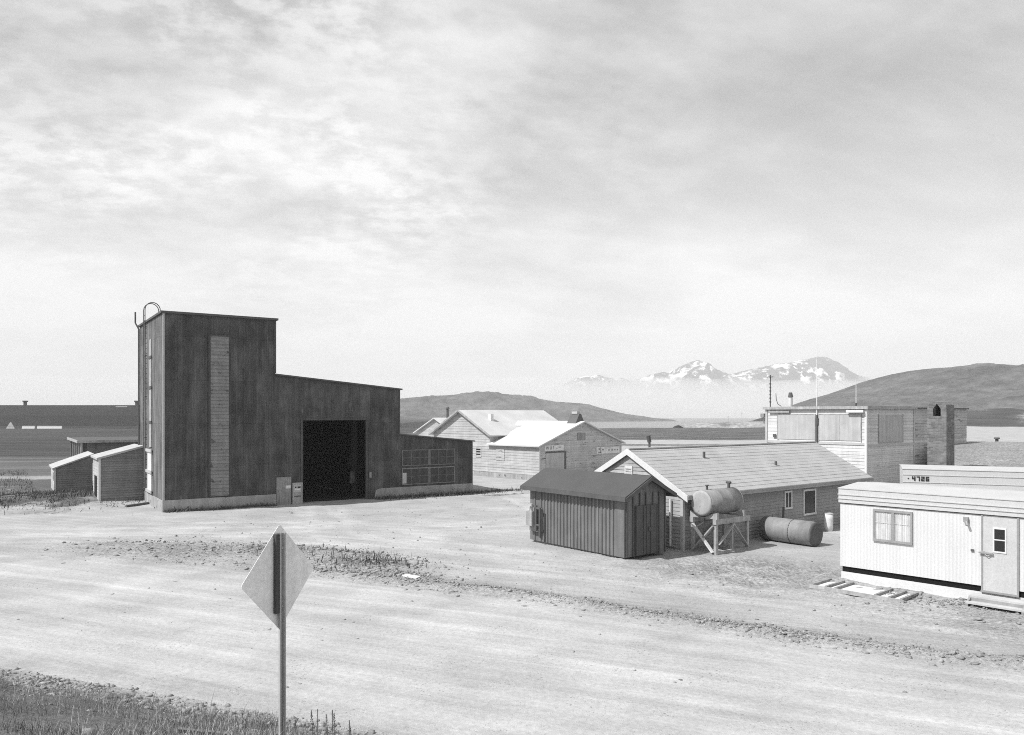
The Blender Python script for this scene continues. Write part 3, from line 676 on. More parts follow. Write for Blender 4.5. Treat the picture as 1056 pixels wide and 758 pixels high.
B2 = empty('boathouse', b2w(0,5.95), A_B, 'larger white boarded building with bright gable roof behind the warehouse', 'boathouse')
W2, E2, A2, L2 = 7.75, 3.7, 5.75, 10.9
w = MB(); gable_wall(w,.02,L2,W2,E2,A2,-.5); w.build('wall', MT['siding_white'], B2)
cb = MB(); cb.clap('L',0.02,0,W2,.45,E2,.22,.024); cb.clap('L',.02,0,W2,E2,A2-.05,.22,.024, tl=lambda z:(z-E2)/(A2-E2)*W2/2, tr=lambda z:W2-(z-E2)/(A2-E2)*W2/2); cb.build('gable_boards', MT['siding_white'], B2)
MB().on('L',.02,.1,W2+.03,-.5,.42,0,.06).build('plinth', MT['concrete'], B2)
rf_ = MB(); [rf_.prism(p_,'x',-.3,L2+.2) for p_ in roof_slabs(0,L2,W2,E2,A2,.35,.1)]; ro = rf_.build('roof', MT['roof_bright'], B2)
MB().box(2.0,2.35,2.0,2.35,4.2,5.5).build('roof_vent', MT['white_paint'], ro)
rk = MB(); rk.beam((-.34,-.36,E2-.12),(-.34,W2/2,A2+.07),.05,.16); rk.beam((-.34,W2+.36,E2-.12),(-.34,W2/2,A2+.07),.05,.16); rk.build('rake_board', MT['grey_wood'], B2)
window(B2,'L',0.02,1.15,1.72,1.75,2.5,.07,'trim_pale','glass',0,.06)
B3 = empty('white_hut', b2w(6,17.5), A_B, 'white hut with bright low roof and thin stovepipe beyond the boathouse', 'hut')
w = MB(); gable_wall(w,0,8,6.5,3.5,5.0,-.5); w.build('wall', MT['siding_white'], B3)
rf_ = MB(); [rf_.prism(p_,'x',-.3,8.2) for p_ in roof_slabs(0,8,6.5,3.5,5.0,.3,.1)]; ro = rf_.build('roof', MT['roof_bright'], B3)
sp_ = MB(); sp_.cyl((1.6,3.2,4.6),(1.6,3.2,6.1),.14,10); sp_.cyl((1.6,3.2,6.1),(1.6,3.2,6.3),.24,10,.1); sp_.build('stovepipe', MT['pipe'], ro)

# ------------------------------------------------------------------ low grey building with pale shingle roof
A_L = 38.05
Lo = (6.82,31.0,0)
def l2w(x, y, z=0):
    c, s_ = math.cos(R(A_L)), math.sin(R(A_L)); return (Lo[0]+x*c-y*s_, Lo[1]+x*s_+y*c, z)
Lb = empty('bunkhouse', Lo, A_L, 'long low grey clapboard building with pale shingled roof and white trimmed gable', 'bunkhouse')
LW, LE, LA, LL = 5.8, 2.28, 3.84, 14.3
w = MB(); gable_wall(w,.0,LL,LW,LE,LA,-.3); w.build('wall', MT['siding_low'], Lb)
cb = MB(); cb.clap('L',0,0,LW,.05,LE,.15,.02); cb.clap('L',0,0,LW,LE,LA-.05,.15,.02, tl=lambda z:(z-LE)/(LA-LE)*LW/2, tr=lambda z:LW-(z-LE)/(LA-LE)*LW/2); cb.build('gable_boards', MT['siding_low_end'], Lb)
cb = MB(); cb.clap('F',0,0,LL,.05,LE-.03,.15,.02); cb.build('side_boards', MT['siding_low'], Lb)
# roof with shingle courses as low steps
def shingled(x0, x1, wd, ze, za, ov, step=.22, th=.09, mat=MT['roof_shingle'], parent=None):
    sl_ = (za-ze)/(wd/2); r_ = MB()
    for sg in (0,1):
        dirn = 1 if sg == 0 else -1; e = -ov if sg == 0 else wd+ov; ez = ze-ov*sl_+.02; run = wd/2+ov; n = int(run/step)
        r_.prism([(e,ez),(wd/2,za+.02),(wd/2,za+.02+th),(e,ez+th)],'x',x0,x1)
        for k in range(n):
            a = e+dirn*run*k/n; b__ = e+dirn*run*(k+1)/n; za_ = ez+th+sl_*run*k/n; zb_ = ez+th+sl_*run*(k+1)/n
            j = random.uniform(.010,.020)
            r_.add([(x0-.01,a,za_+j),(x1+.01,a,za_+j),(x1+.01,b__,zb_+.003),(x0-.01,b__,zb_+.003),(x0-.01,a,za_+.001),(x1+.01,a,za_+.001)],[(0,1,2,3),(4,5,1,0)])
    r_.box(x0-.02,x1+.02,wd/2-.12,wd/2+.12,za+.08,za+.135)
    return r_.build('roof', mat, parent)
ro = shingled(-.10,LL+.2,LW,LE,LA,.34,parent=Lb)
v_ = MB(); v_.cyl((3.9,2.0,3.1),(3.9,2.0,3.75),.06,8); v_.build('vent_pipe', MT['pipe'], ro)
v_ = MB(); v_.cyl((8.2,1.15,2.7),(8.2,1.15,3.2),.06,8); v_.build('vent_pipe', MT['pipe'], ro)
v_ = MB(); v_.cyl((1.5,3.1,3.7),(1.5,3.1,4.2),.05,8); v_.cyl((1.5,3.1,4.2),(1.42,3.1,4.5),.09,8); v_.build('vent_pipe', MT['pipe'], ro)
sl_ = (LA-LE)/(LW/2)
rk = MB()
for sg in (0,1):
    e = -.36 if sg == 0 else LW+.36
    rk.prism([(e,LE-.36*sl_-.14),(LW/2,LA-.14),(LW/2,LA+.12),(e,LE-.36*sl_+.12)],'x',-.16,-.112)
rk.build('rake_board', MT['white_paint'], Lb)
f_ = MB(); f_.box(-.1,LL+.2,-.40,-.35,LE-.36*sl_-.05,LE-.36*sl_+.12); f_.build('gutter', MT['siding_low'], Lb)
vt = MB(); vt.on('L',0,LW/2-.22,LW/2+.22,2.5,3.22,.022,.06); vv = vt.build('gable_vent', MT['white_paint'], Lb)
vt = MB(); [vt.add([(-.085,LW/2-.17,2.56+k*.105),(-.085,LW/2+.17,2.56+k*.105),(-.062,LW/2+.17,2.56+k*.105+.05),(-.062,LW/2-.17,2.56+k*.105+.05)],[(0,1,2,3)]) for k in range(6)]; vt.build('vent_slats', MT['grey_wood'], vv)
MB().box(-.05,.08,-.05,.08,-.2,LE-.05).build('corner_board', MT['trim_pale'], Lb)
MB().tube([(-.1,.55,.1),(-.1,.55,2.0)],.05,8).build('downpipe', MT['white_paint'], Lb)
window(Lb,'F',0,7.15,7.6,1.18,1.85,.08,'white_paint','glass',1,.055)
window(Lb,'F',0,8.7,9.6,.78,1.82,.09,'white_paint','glass',0,.055)
MB().on('F',0,13.3,13.42,0,LE-.25,.022,.07).build('downpipe', MT['trim_pale'], Lb)

# ------------------------------------------------------------------ flat-roofed white building with boarded windows
Wo = (21.0,46.0,0)
def w2w(x, y, z=0):
    c, s_ = math.cos(R(A_L)), math.sin(R(A_L)); return (Wo[0]+x*c-y*s_, Wo[1]+x*s_+y*c, z)
Wb = empty('flat_roofed_house', Wo, A_L, 'flat-roofed white boarded house with large plywood shutters over its windows', 'house')
WZ = 5.82
w = MB(); w.box(0,6.0,0,6.75,-.3,WZ); w.box(6.0,19.0,2.0,8.0,-.3,WZ); w.build('wall', MT['house_boards'], Wb)
cb = MB(); cb.clap('L',0,0,6.75,.1,3.6,.2,.022); cb.clap('L',0,0,6.75,3.75,WZ-.05,.2,.022); cb.build('side_boards', MT['house_boards'], Wb)
cb = MB(); cb.clap('F',0,0,6.0,.1,3.5,.24,.026); cb.clap('F',0,0,6,3.65,WZ-.05,.2,.022); cb.build('front_boards', MT['house_boards'], Wb)
cb = MB(); cb.clap('F',2.0,6.0,19,.1,3.5,.24,.026); cb.clap('F',2.0,6,19,3.65,WZ-.05,.2,.022); cb.build('wing_boards', MT['siding_grey'], Wb)
bd = MB(); bd.on('L',0,-.03,6.78,3.6,3.75,.0,.05); bd.on('F',0,-.03,6.05,3.5,3.65,0,.05); bd.build('band_course', MT['trim_pale'], Wb)
r_ = MB(); r_.box(-.15,6.12,-.15,6.9,WZ,WZ+.1); r_.box(6.0,19.15,1.85,8.1,WZ,WZ+.104); r_.build('roof', MT['roof_tar'], Wb)
f_ = MB(); f_.box(-.18,-.15,-.18,6.93,WZ-.06,WZ+.12); f_.box(-.15,6.15,-.18,-.15,WZ-.06,WZ+.12); f_.build('fascia', MT['grey_wood'], Wb)
for (a,b__) in ((3.28,5.86),(.32,2.98)):
    pn = MB().on('L',0,a,b__,3.85,5.42,.024,.05).build('window_shutter', MT['board_panel'], Wb)
    e = MB(); e.on('L',0,a-.06,a,3.8,5.47,.024,.065); e.on('L',0,b__,b__+.06,3.8,5.47,.024,.065); e.on('L',0,a,b__,5.42,5.47,.024,.065)
    e.on('L',0,(a+b__)/2-.012,(a+b__)/2+.012,3.85,5.42,.0505,.056); e.build('batten', MT['grey_wood'], pn)
pn = MB().on('F',0,1.45,4.45,3.75,5.40,.024,.05).build('window_shutter', MT['board_panel'], Wb)
e = MB(); e.on('F',0,1.39,1.45,3.7,5.45,.024,.065); e.on('F',0,4.45,4.51,3.7,5.45,.024,.065); e.on('F',0,1.45,4.45,3.7,3.75,.024,.065); e.build('batten', MT['grey_wood'], pn)
pn = MB().on('F',2.0,6.8,9.6,3.75,5.40,.024,.05).build('window_shutter', MT['board_panel'], Wb)
e = MB(); e.on('F',2,6.74,6.8,3.7,5.45,.024,.065); e.on('F',2,9.6,9.66,3.7,5.45,.024,.065); e.on('F',2,6.8,9.6,3.7,3.75,.024,.065); e.build('batten', MT['grey_wood'], pn)
MB().box(-.06,.07,-.06,.07,0,WZ-.02).build('corner_board', MT['white_paint'], Wb)
MB().box(5.93,6.07,-.06,.07,0,WZ-.02).build('corner_board', MT['trim_pale'], Wb)
MB().box(-.07,.06,6.65,6.8,0,WZ-.02).build('corner_board', MT['trim_pale'], Wb)
MB().on('L',0,6.0,6.2,3.95,4.15,.05,.12).build('meter', MT['pipe'], Wb)
lm = MB(); lm.on('L',0,6.85,7.1,5.25,5.5,-.05,.18); lm.beam((-.1,6.95,5.25),(.02,6.95,4.85),.05,.05); lm.build('flood_lamp', MT['old_wood'], Wb)
lm = MB(); lm.on('L',0,.05,1.1,5.55,5.7,.03,.28); lm.build('awning', MT['white_paint'], Wb)
lm = MB(); lm.on('L',0,5.0,6.5,5.55,5.66,.03,.16); lm.build('awning', MT['grey_wood'], Wb)
ch_ = MB(); ch_.cyl((.5,5.3,WZ+.1),(.5,5.3,WZ+.75),.13,10); ch = ch_.build('stovepipe', MT['white_panel'], Wb)
MB().cyl((.5,5.3,WZ+.75),(.5,5.3,WZ+1.05),.17,10,.1).build('cap', MT['pipe'], ch)
# aerials on the roof
a = empty('radio_mast', w2w(.2,6.6,WZ+.1), A_L, 'dark jointed aerial mast with a cross top on the house roof', 'aerial')
k = MB(); k.cyl((0,0,0),(0,0,2.0),.035,8); [k.cyl((0,0,.3+.24*q),(0,0,.4+.24*q),.06,8) for q in range(6)]; k.build('pole', MT['pipe'], a)
k = MB(); k.cyl((-.22,0,2.0),(.22,0,2.0),.03,6); k.cyl((0,-.22,2.0),(0,.22,2.0),.03,6); k.cyl((0,0,1.95),(0,0,2.12),.05,6); k.build('cross_arm', MT['pipe'], a)
MB().tube([(.1,-.35,.9),(.1,-.38,.5),(.1,-.5,.2),(.1,-.75,.05)],.025,6).build('bracket', MT['pipe'], a)
a = empty('whip_aerial', w2w(-.1,3.1,3.9), A_L, 'tall thin white whip aerial clamped to the house wall between the shutters', 'aerial')
MB().cyl((0,0,1.4),(0,0,5.9),.035,8,.015).build('rod', MT['white_paint'], a)
k = MB(); k.cyl((0,0,-.2),(0,0,1.5),.06,8); k.box(-.02,.08,-.1,.1,.9,1.3); k.build('mount', MT['pipe'], a)
a = empty('whip_aerial', w2w(.25,.75,WZ+.1), A_L, 'short white whip aerial near the front corner of the house roof', 'aerial')
MB().cyl((0,0,.05),(0,0,1.75),.028,8,.014).build('rod', MT['white_paint'], a)
MB().cyl((0,0,0),(0,0,.2),.06,8).build('mount', MT['pipe'], a)

# brick chimney standing by the bank
c_ = empty('brick_chimney', (22.4,40.0,0), A_L, 'square brick chimney with arched flue openings beside the flat-roofed house', 'chimney')
k = MB(); k.box(0,.95,0,.95,-.3,5.35); 
k.box(0,.2,0,.95,5.35,5.62); k.box(.75,.95,0,.95,5.35,5.62)                      # piers beside the opening (open along x? see lintel)
k.v = k.v[:8]; k.f = k.f[:6]
# pier shell round an arched opening that faces the long way (through x)
k.box(0,.95,0,.28,5.35,5.72); k.box(0,.95,.67,.95,5.35,5.72)
k.prism([(0,5.72),(.28,5.72),(.475,6.0),(.67,5.72),(.95,5.72),(.93,5.92),(.8,6.06),(.475,6.13),(.15,6.06),(.02,5.92)],'x',0,.95)
k.build('shaft', MT['brick'], c_)
MB().box(.4,.94,.28,.67,5.36,5.98).build('flue', MT['black'], c_)

# gravel bank beside the house
bx = np.linspace(0,1,90); by = np.linspace(0,1,70); BX, BY = np.meshgrid(bx, by)
LEdge = np.array([(20.6,39.0),(22.3,41.3),(24.3,44.8),(26.8,49.5),(29.6,54.6),(33.5,61.5)])
tq = np.linspace(0,1,len(LEdge)); lx = np.interp(BY, tq, LEdge[:,0]); ly = np.interp(BY, tq, LEdge[:,1])
QX = lx+BX**1.3*45; QY = ly-BX**1.3*45*.225*(1-BY)+BX**1.3*45*.1*BY
QZ = 2.42+.95*BY+.10*(fbm(QX*.5, QY*.5, 4)-.5)
# skirts on three sides run down to the ground
edge = np.minimum(np.minimum(BX/.012, BY/.05), (1-BY)/.03); fall = np.clip(1-edge, 0, 1)
QZ = QZ*(1-fall)-.25*fall
m, t, b = new_mat('bank_gravel'); co = t.new('ShaderNodeTexCoord').outputs['Object']
v = t.math('MULTIPLY', t.maprange(t.noise(co, 7, 3, .8), .36, .64, .35, 1.6), t.maprange(t.noise(co, .5, 4), .3, .7, .85, 1.15)); t.link(grey(t, t.math('MULTIPLY', v, .25)), b.inputs['Base Color']); b.inputs['Roughness'].default_value = .95
bp = t.new('ShaderNodeBump'); bp.inputs['Distance'].default_value = 1; t.link(t.math('MULTIPLY', t.noise(co, 12, 4), .08), bp.inputs['Height']); t.link(bp.outputs[0], b.inputs['Normal'])
bk = mesh_np('gravel_bank', np.stack([QX.ravel(),QY.ravel(),QZ.ravel()],1), grid_faces(70, 90), m, True); tag(bk, kind='structure')
q = empty('standpipe', (38.5,61.6,3.0), 0, 'short dark pipe standing alone on top of the gravel bank', 'pipe')
MB().cyl((0,0,-.2),(0,0,.5),.12,10).build('shaft', MT['pipe'], q); MB().cyl((0,0,.5),(0,0,.62),.22,10,.2).build('cap', MT['pipe'], q)

# ------------------------------------------------------------------ ribbed shed
So = (4.2,28.8,0)
def s2w(x, y, z=0):
    c, s_ = math.cos(R(A_L)), math.sin(R(A_L)); return (So[0]+x*c-y*s_, So[1]+x*s_+y*c, z)
Sh = empty('ribbed_shed', So, A_L, 'dark ribbed metal shed with grey gabled roof standing on skids in the yard', 'shed')
SW, SL, SE, SA = 2.22, 5.55, 2.47, 3.03      # gable along x, length along y
w = MB(); w.prism([(0,.09),(SW,.09),(SW,SE),(SW/2,SA),(0,SE)],'y',0,SL); w.build('wall', MT['shed_wall'], Sh)
rb = MB(); y = .62; k_ = 0
while y < SL-.1:
    if y < 4.9 or k_ % 2: rb.prism([(y-.055,0),(y+.055,0),(y+.03,-.045),(y-.03,-.045)][::1],'z',.10,SE-.02); 
    y += .2; k_ += 1
vs = rb.v; rb.v = [(p[1], p[0], p[2]) for p in vs]                               # ribs laid on the x = 0 wall
rb.build('ribs', MT['shed_wall'], Sh)
rb = MB()
for xx in (.06,.42,.78,1.12,1.5,1.86,2.2): rb.box(xx-.03,xx+.03,-.04,0,.1,SE-.02)
rb.build('end_ribs', MT['shed_trim'], Sh)
MB().on('L',0,.0,.5,.1,SE-.02,.0,.05).build('corner_sheet', MT['shed_wall'], Sh)
dr = MB(); dr.on('F',0,.5,1.75,.12,1.98,.042,.075); do = dr.build('door', MT['shed_trim'], Sh)
dd = MB(); [dd.on('F',0,xx-.03,xx+.03,.14,1.96,.076,.10) for xx in (.55,.95,1.12,1.32,1.7)]; dd.build('door_ribs', MT['shed_trim'], do)
MB().on('F',0,1.15,1.22,1.0,1.15,.1,.16).build('handle', MT['pipe'], do)
ss = (SA-SE)/(SW/2); ov = .30
rf_ = MB()
for sg in (0,1):
    e = -ov if sg == 0 else SW+ov; ez = SE-ov*ss+.03
    rf_.prism([(e,ez),(SW/2,SA+.03),(SW/2,SA+.07),(e,ez+.04)],'y',-.30,SL+.28)
rf_.build('roof', MT['roof_shed'], Sh)
f_ = MB()
for sg in (0,1):
    e = -ov if sg == 0 else SW+ov; ez = SE-ov*ss
    f_.prism([(e,ez-.10),(SW/2,SA-.10),(SW/2,SA+.025),(e,ez+.025)],'y',-.34,-.305)
    f_.box(e-.03 if sg == 0 else e, e if sg == 0 else e+.03, -.32, SL+.28, ez-.1, ez+.06)
f_.build('fascia', MT['shed_trim'], Sh)
sk = MB(); sk.box(.1,.3,.25,SL-.1,-.06,.09); sk.box(SW-.3,SW-.1,.25,SL-.1,-.06,.09); sk.build('skids', MT['old_wood'], Sh)
q = empty('meter_panel', s2w(-.06,4.8,0), A_L, 'meter box with valves and dark conduit fixed to the ribbed shed wall', 'meter')
MB().box(-.10,0,-.15,.62,.5,1.5).build('backboard', MT['old_wood'], q)
k = MB(); k.box(-.32,-.10,.2,.58,.75,1.35); k.build('meter_box', MT['concrete'], q)
k = MB(); k.cyl((-.2,.05,.55),(-.2,.05,1.62),.06,8); k.cyl((-.2,-.2,.3),(-.2,-.2,1.55),.05,8); k.cyl((-.2,.05,1.5),(-.2,-.2,1.5),.05,8); k.cyl((-.2,.05,.8),(-.2,-.2,.8),.05,8); k.build('conduit', MT['pipe'], q)
k = MB(); k.cyl((-.24,.3,1.35),(-.24,.3,1.68),.05,8); k.cyl((-.36,.3,1.55),(-.12,.3,1.55),.04,8); k.build('valve', MT['trim_pale'], q)

# ------------------------------------------------------------------ tanks
Ts = empty('tank_stand', l2w(.35,-1.35), A_L, 'cross-braced timber stand holding up a fuel tank by the grey wall', 'stand')
sw, sd, sh = 2.0, 1.12, 1.34
for (x,y) in ((0,0),(sw,0),(0,sd),(sw,sd)): MB().box(x-.06,x+.06,y-.06,y+.06,-.15,sh-.2).build('leg', MT['grey_wood'], Ts)
MB().box(sw/2-.05,sw/2+.05,-.045,.045,.08,sh-.2).build('leg', MT['grey_wood'], Ts)
k = MB(); k.box(-.1,sw+.1,-.08,.08,sh-.2,sh); k.box(-.1,sw+.1,sd-.08,sd+.08,sh-.2,sh); k.build('beam', MT['grey_wood'], Ts)
k = MB(); k.box(.0,sw,-.055,.055,-.08,.08); k.build('sill_beam', MT['grey_wood'], Ts)
k = MB(); k.beam((-.075,.06,sh-.25),(-.075,sd-.06,.05),.05,.15,(1,0,0)); k.build('brace', MT['grey_wood'], Ts)
k = MB(); k.beam((-.115,.06,.05),(-.115,sd-.06,sh-.25),.05,.15,(1,0,0)); k.build('brace', MT['white_panel'], Ts)
k = MB(); k.beam((.05,-.08,.35),(sw/2,-.08,sh-.25),.04,.13,(0,1,0)); k.build('brace', MT['grey_wood'], Ts)
k = MB(); k.beam((sw/2,-.08,sh-.25),(sw-.05,-.08,.1),.04,.13,(0,1,0)); k.build('brace', MT['grey_wood'], Ts)
k = MB(); k.beam((.1,sd+.08,.1),(sw-.1,sd+.08,sh-.25),.04,.13,(0,1,0)); k.build('brace', MT['grey_wood'], Ts)
k = MB(); k.beam((sw+.075,.06,.1),(sw+.075,sd-.06,sh-.25),.03,.1,(1,0,0)); k.build('brace', MT['grey_wood'], Ts)
r_t = .505; zc = sh+.60
for xx in (.0, sw-.3):
    k = MB(); arc = [(sd/2+.56*math.sin(q), zc-.56*math.cos(q)) for q in np.linspace(-.75,.75,13)]
    k.prism([(-.1,sh+.002),(sd+.1,sh+.002)]+[(sd+.1,sh+.26)]+arc[::-1]+[(-.1,sh+.26)],'x',xx-.06,xx+.06); k.build('cradle', MT['grey_wood'], Ts)
def tank(name, loc, deg, label, ln, ends='tank_end'):
    T = empty(name, loc, deg, label, 'tank')
    k = MB(); k.lathe([(r_t,.02),(r_t,ln*.34),(r_t+.008,ln*.34+.02),(r_t,ln*.34+.04),(r_t,ln*.66),(r_t+.008,ln*.66+.02),(r_t,ln*.66+.04),(r_t,ln-.02)], 40, 'x'); k.build('shell', MT['tank'], T, True)
    for x in (0, ln):
        d_ = -1 if x == 0 else 1
        k = MB(); k.lathe([(r_t-.002,x-.02*d_),(r_t-.01,x+.03*d_),(r_t*.8,x+.042*d_),(r_t*.4,x+.05*d_),(.02,x+.052*d_)], 40, 'x'); k.build('end_cap', MT[ends], T, True)
    return T
T1 = tank('fuel_tank', l2w(.17,-1.35+sd/2,zc), A_L, 'round fuel tank lying on the cross-braced timber stand', 2.02)
k = MB(); k.cyl((.35,0,.5),(.35,0,.66),.045,8); k.cyl((.35,0,.66),(.35,0,.7),.075,8); k.build('filler_pipe', MT['pipe'], T1)
k = MB(); k.cyl((1.75,0,.5),(1.75,0,.72),.06,8); k.cyl((1.75,-.1,.72),(1.75,.12,.72),.05,8); k.build('vent_pipe', MT['pipe'], T1)
k = MB(); k.tube([(.2,0,-.5),(.2,0,-.75),(-.05,0,-.85),(-.3,.0,-.9)],.03,6); k.build('outlet_pipe', MT['pipe'], T1)
T2 = tank('fuel_tank', l2w(5.0,-.45,.50), A_L-90, 'rusty fuel tank lying on the ground beside the grey wall', 2.35, 'tank_end_dark')
k = MB(); k.cyl((.3,0,.5),(.3,0,.62),.05,8); k.build('filler_pipe', MT['pipe'], T2)
k = MB(); [k.cyl((1.35+.001*q,r_t*math.sin(2*PI*q/32)*1.02,r_t*math.cos(2*PI*q/32)*1.02),(1.35,r_t*math.sin(2*PI*(q+1)/32)*1.02,r_t*math.cos(2*PI*(q+1)/32)*1.02),.012,5) for q in range(32)]; k.build('strap', MT['pipe'], T2)
q = empty('white_drum', l2w(9.55,-.75,0), 20, 'upright white drum standing under the window by the lying tank', 'drum')
k = MB(); k.lathe([(.19,-.05),(.21,.25),(.205,.28),(.215,.5),(.21,.53),(.22,.78)], 20); k.build('shell', MT['white_paint'], q, True)
k = MB(); k.lathe([(.225,.78),(.23,.81),(.18,.82)], 20); k.build('lid', MT['trim_pale'], q, True)
q = empty('fence_stake', l2w(6.6,-.25,0), 0, 'short dark post leaning on the grey wall behind the lying tank', 'post')
MB().beam((0,0,-.1),(.05,.05,1.25),.1,.06).build('stake', MT['pipe'], q)

# ------------------------------------------------------------------ white trailers
A_T = -47.0
Tr = empty('house_trailer', (10.75,25.4,0), A_T, 'white house trailer with curtained window, door and wooden step', 'trailer')
TL, TW = 11.0, 3.0
MB().box(0,TL,0,TW,.47,2.51).build('wall', MT['trailer_wall'], Tr)
MB().box(.02,TL-.02,.02,TW-.02,-.3,.29).build('skirt', MT['white_paint'], Tr)
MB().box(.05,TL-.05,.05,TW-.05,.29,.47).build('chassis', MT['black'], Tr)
k = MB(); k.box(-.04,TL+.04,-.05,TW+.05,2.545,2.995); k.box(-.06,TL+.06,-.075,TW+.07,2.80,2.825); k.box(-.06,TL+.06,-.075,TW+.07,2.67,2.69); fa = k.build('fascia', MT['trailer_fascia'], Tr)
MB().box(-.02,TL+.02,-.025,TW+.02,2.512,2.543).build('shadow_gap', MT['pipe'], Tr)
k = MB(); k.prism([(-.07,2.997),(TW+.07,2.997),(TW+.07,3.02),(TW/2,3.12),(-.07,3.02)],'x',-.06,TL+.06); k.build('roof', MT['trailer_roof'], Tr)
wn = MB(); wn.on('F',0,1.06,2.24,2.36,2.43,.0,.05); wn.on('F',0,1.06,2.24,1.42,1.49,0,.06); wn.on('F',0,1.06,1.12,1.49,2.36,0,.05); wn.on('F',0,2.18,2.24,1.49,2.36,0,.05); wn.on('F',0,1.61,1.70,1.49,2.36,0,.045)
wo_ = wn.build('window', MT['alu'], Tr)
for (a,b__) in ((1.12,1.61),(1.70,2.18)):
    cu = MB(); n = 40; xs_ = np.linspace(a, b__, n)
    vs = []; fs = []
    for i, x in enumerate(xs_):
        o_ = -.012-.006*math.sin(i*1.15)-.003*math.sin(i*.47+2); vs += [(x,o_,1.49),(x,o_,2.36)]
        if i: fs.append((2*i-2,2*i,2*i+1,2*i-1))
    cu.add(vs, fs); cu.on('F',0,a,b__,2.0,2.03,.02,.024); cu.build('curtain', MT['curtain'], wo_)
dr = MB(); dr.on('F',0,4.16,5.0,.36,2.48,.0,.03); do = dr.build('door', MT['trailer_door'], Tr)
k = MB(); k.on('F',0,4.11,4.155,.36,2.52,0,.04); k.on('F',0,5.005,5.05,.36,2.52,0,.04); k.build('door_frame', MT['alu'], do)
k = MB(); k.on('F',0,4.41,4.75,1.48,2.2,.031,.05); fr_ = k.build('door_window', MT['white_paint'], do)
k = MB(); k.on('F',0,4.45,4.71,1.87,2.15,.0505,.056); k.build('pane', MT['glass'], fr_)
k = MB(); k.on('F',0,4.45,4.71,1.53,1.83,.0505,.056); k.build('pane', MT['glass'], fr_)
k = MB(); k.on('F',0,4.06,4.42,1.42,1.46,.05,.10); k.on('F',0,4.1,4.2,1.40,1.48,.03,.05); k.tube([(4.2,-.08,1.42),(4.28,-.09,1.36),(4.36,-.08,1.41)],.01,6); k.build('handle', MT['alu'], do)
k = MB(); k.on('F',0,4.1,5.05,.30,.36,.0,.05); k.build('threshold', MT['alu'], do)
lm = MB(); lm.on('F',0,3.66,3.78,2.28,2.42,0,.10); lm.cyl((3.74,-.1,2.3),(3.78,-.14,2.2),.035,8); lm.build('porch_lamp', MT['alu'], Tr)
MB().on('F',0,3.84,3.92,1.44,1.5,0,.04).build('doorbell', MT['pipe'], Tr)
q = empty('door_step', (0,0,0), A_T, 'pale plank step on the ground below the trailer door', 'step')
q.location = Tr.matrix_basis @ Vector((3.95,-.62,0))
MB().box(0,1.42,.02,.46,.22,.27).build('tread', MT['trim_pale'], q)
MB().box(0,1.42,-.24,.02,.08,.13).build('lower_tread', MT['trim_pale'], q)
MB().box(.04,1.36,.02,.05,.0,.22).build('riser', MT['plank'], q)
for x in (0.0,1.36): MB().prism([(-.24,-.06),(.46,-.06),(.46,.22),(.0,.22),(-.24,.08)],'x',x,x+.06).build('side_board', MT['old_wood'], q)
# second trailer behind
A_T2 = -24.5
T2_ = empty('site_trailer', (16.16,32.0,0), A_T2, 'white trailer with black number 4726 on its upper corner', 'trailer')
k = MB(); k.box(0,12,0,3,.4,3.0); k.build('wall', MT['trailer_wall'], T2_)
k = MB(); k.box(-.04,12.04,-.05,3.05,2.3,3.17); k.box(-.05,12.05,-.07,-.05,2.94,2.97); k.box(-.05,12.05,-.07,-.05,2.64,2.66); k.build('fascia', MT['trailer_fascia'], T2_)
k = MB(); k.prism([(-.07,3.172),(3.07,3.172),(3.07,3.19),(1.5,3.26),(-.07,3.19)],'x',-.06,12.06); k.build('roof', MT['trailer_roof'], T2_)
MB().box(.03,11.97,.03,2.97,-.3,.4).build('skirt', MT['white_paint'], T2_)
SEG = {'4':['f','g','b','c'],'7':['a','b','c'],'2':['a','b','g','e','d'],'6':['a','f','g','e','c','d']}
def digit(mb, ch, x, z, w_, h_, y, th=.045):
    S_ = {'a':(x,x+w_,z+h_-th,z+h_),'d':(x,x+w_,z,z+th),'g':(x,x+w_,z+h_/2-th/2,z+h_/2+th/2),
          'f':(x,x+th,z+h_/2,z+h_),'e':(x,x+th,z,z+h_/2),'b':(x+w_-th,x+w_,z+h_/2,z+h_),'c':(x+w_-th,x+w_,z,z+h_/2)}
    for i, q_ in enumerate(SEG[ch]): x0,x1,z0,z1 = S_[q_]; mb.box(x0,x1,y-.012-.0004*i,y,z0,z1)
lt = MB()
for i, ch in enumerate('4726'): digit(lt, ch, .30+i*.165, 2.70, .125, .19, -.051)
lt.box(.14,.19,-.062,-.051,2.77,2.82)
lt.build('number', MT['lettering'], T2_)

# panel with battens lying on the ground
q = empty('board_panel', (0,0,0), A_T, 'pale board panel with timber battens lying on the ground by the trailer', 'panel')
q.location = Tr.matrix_basis @ Vector((-.1,-1.85,.03)); q.rotation_euler = (R(-1.0),R(.5),R(A_T+1))
MB().box(.05,2.65,.05,1.3,.0,.035).build('sheet', MT['white_panel'], q)
for x in (0,.42,.72,1.9,2.3,2.62): MB().box(x,x+.07,.02,1.33,.036,.11).build('batten', MT['old_wood'], q)
k = MB(); k.box(-.05,2.75,-.05,.015,-.02,.09); k.build('rail', MT['grey_wood'], q)
k = MB(); k.box(-.05,2.75,1.335,1.40,-.02,.09); k.build('rail', MT['grey_wood'], q)

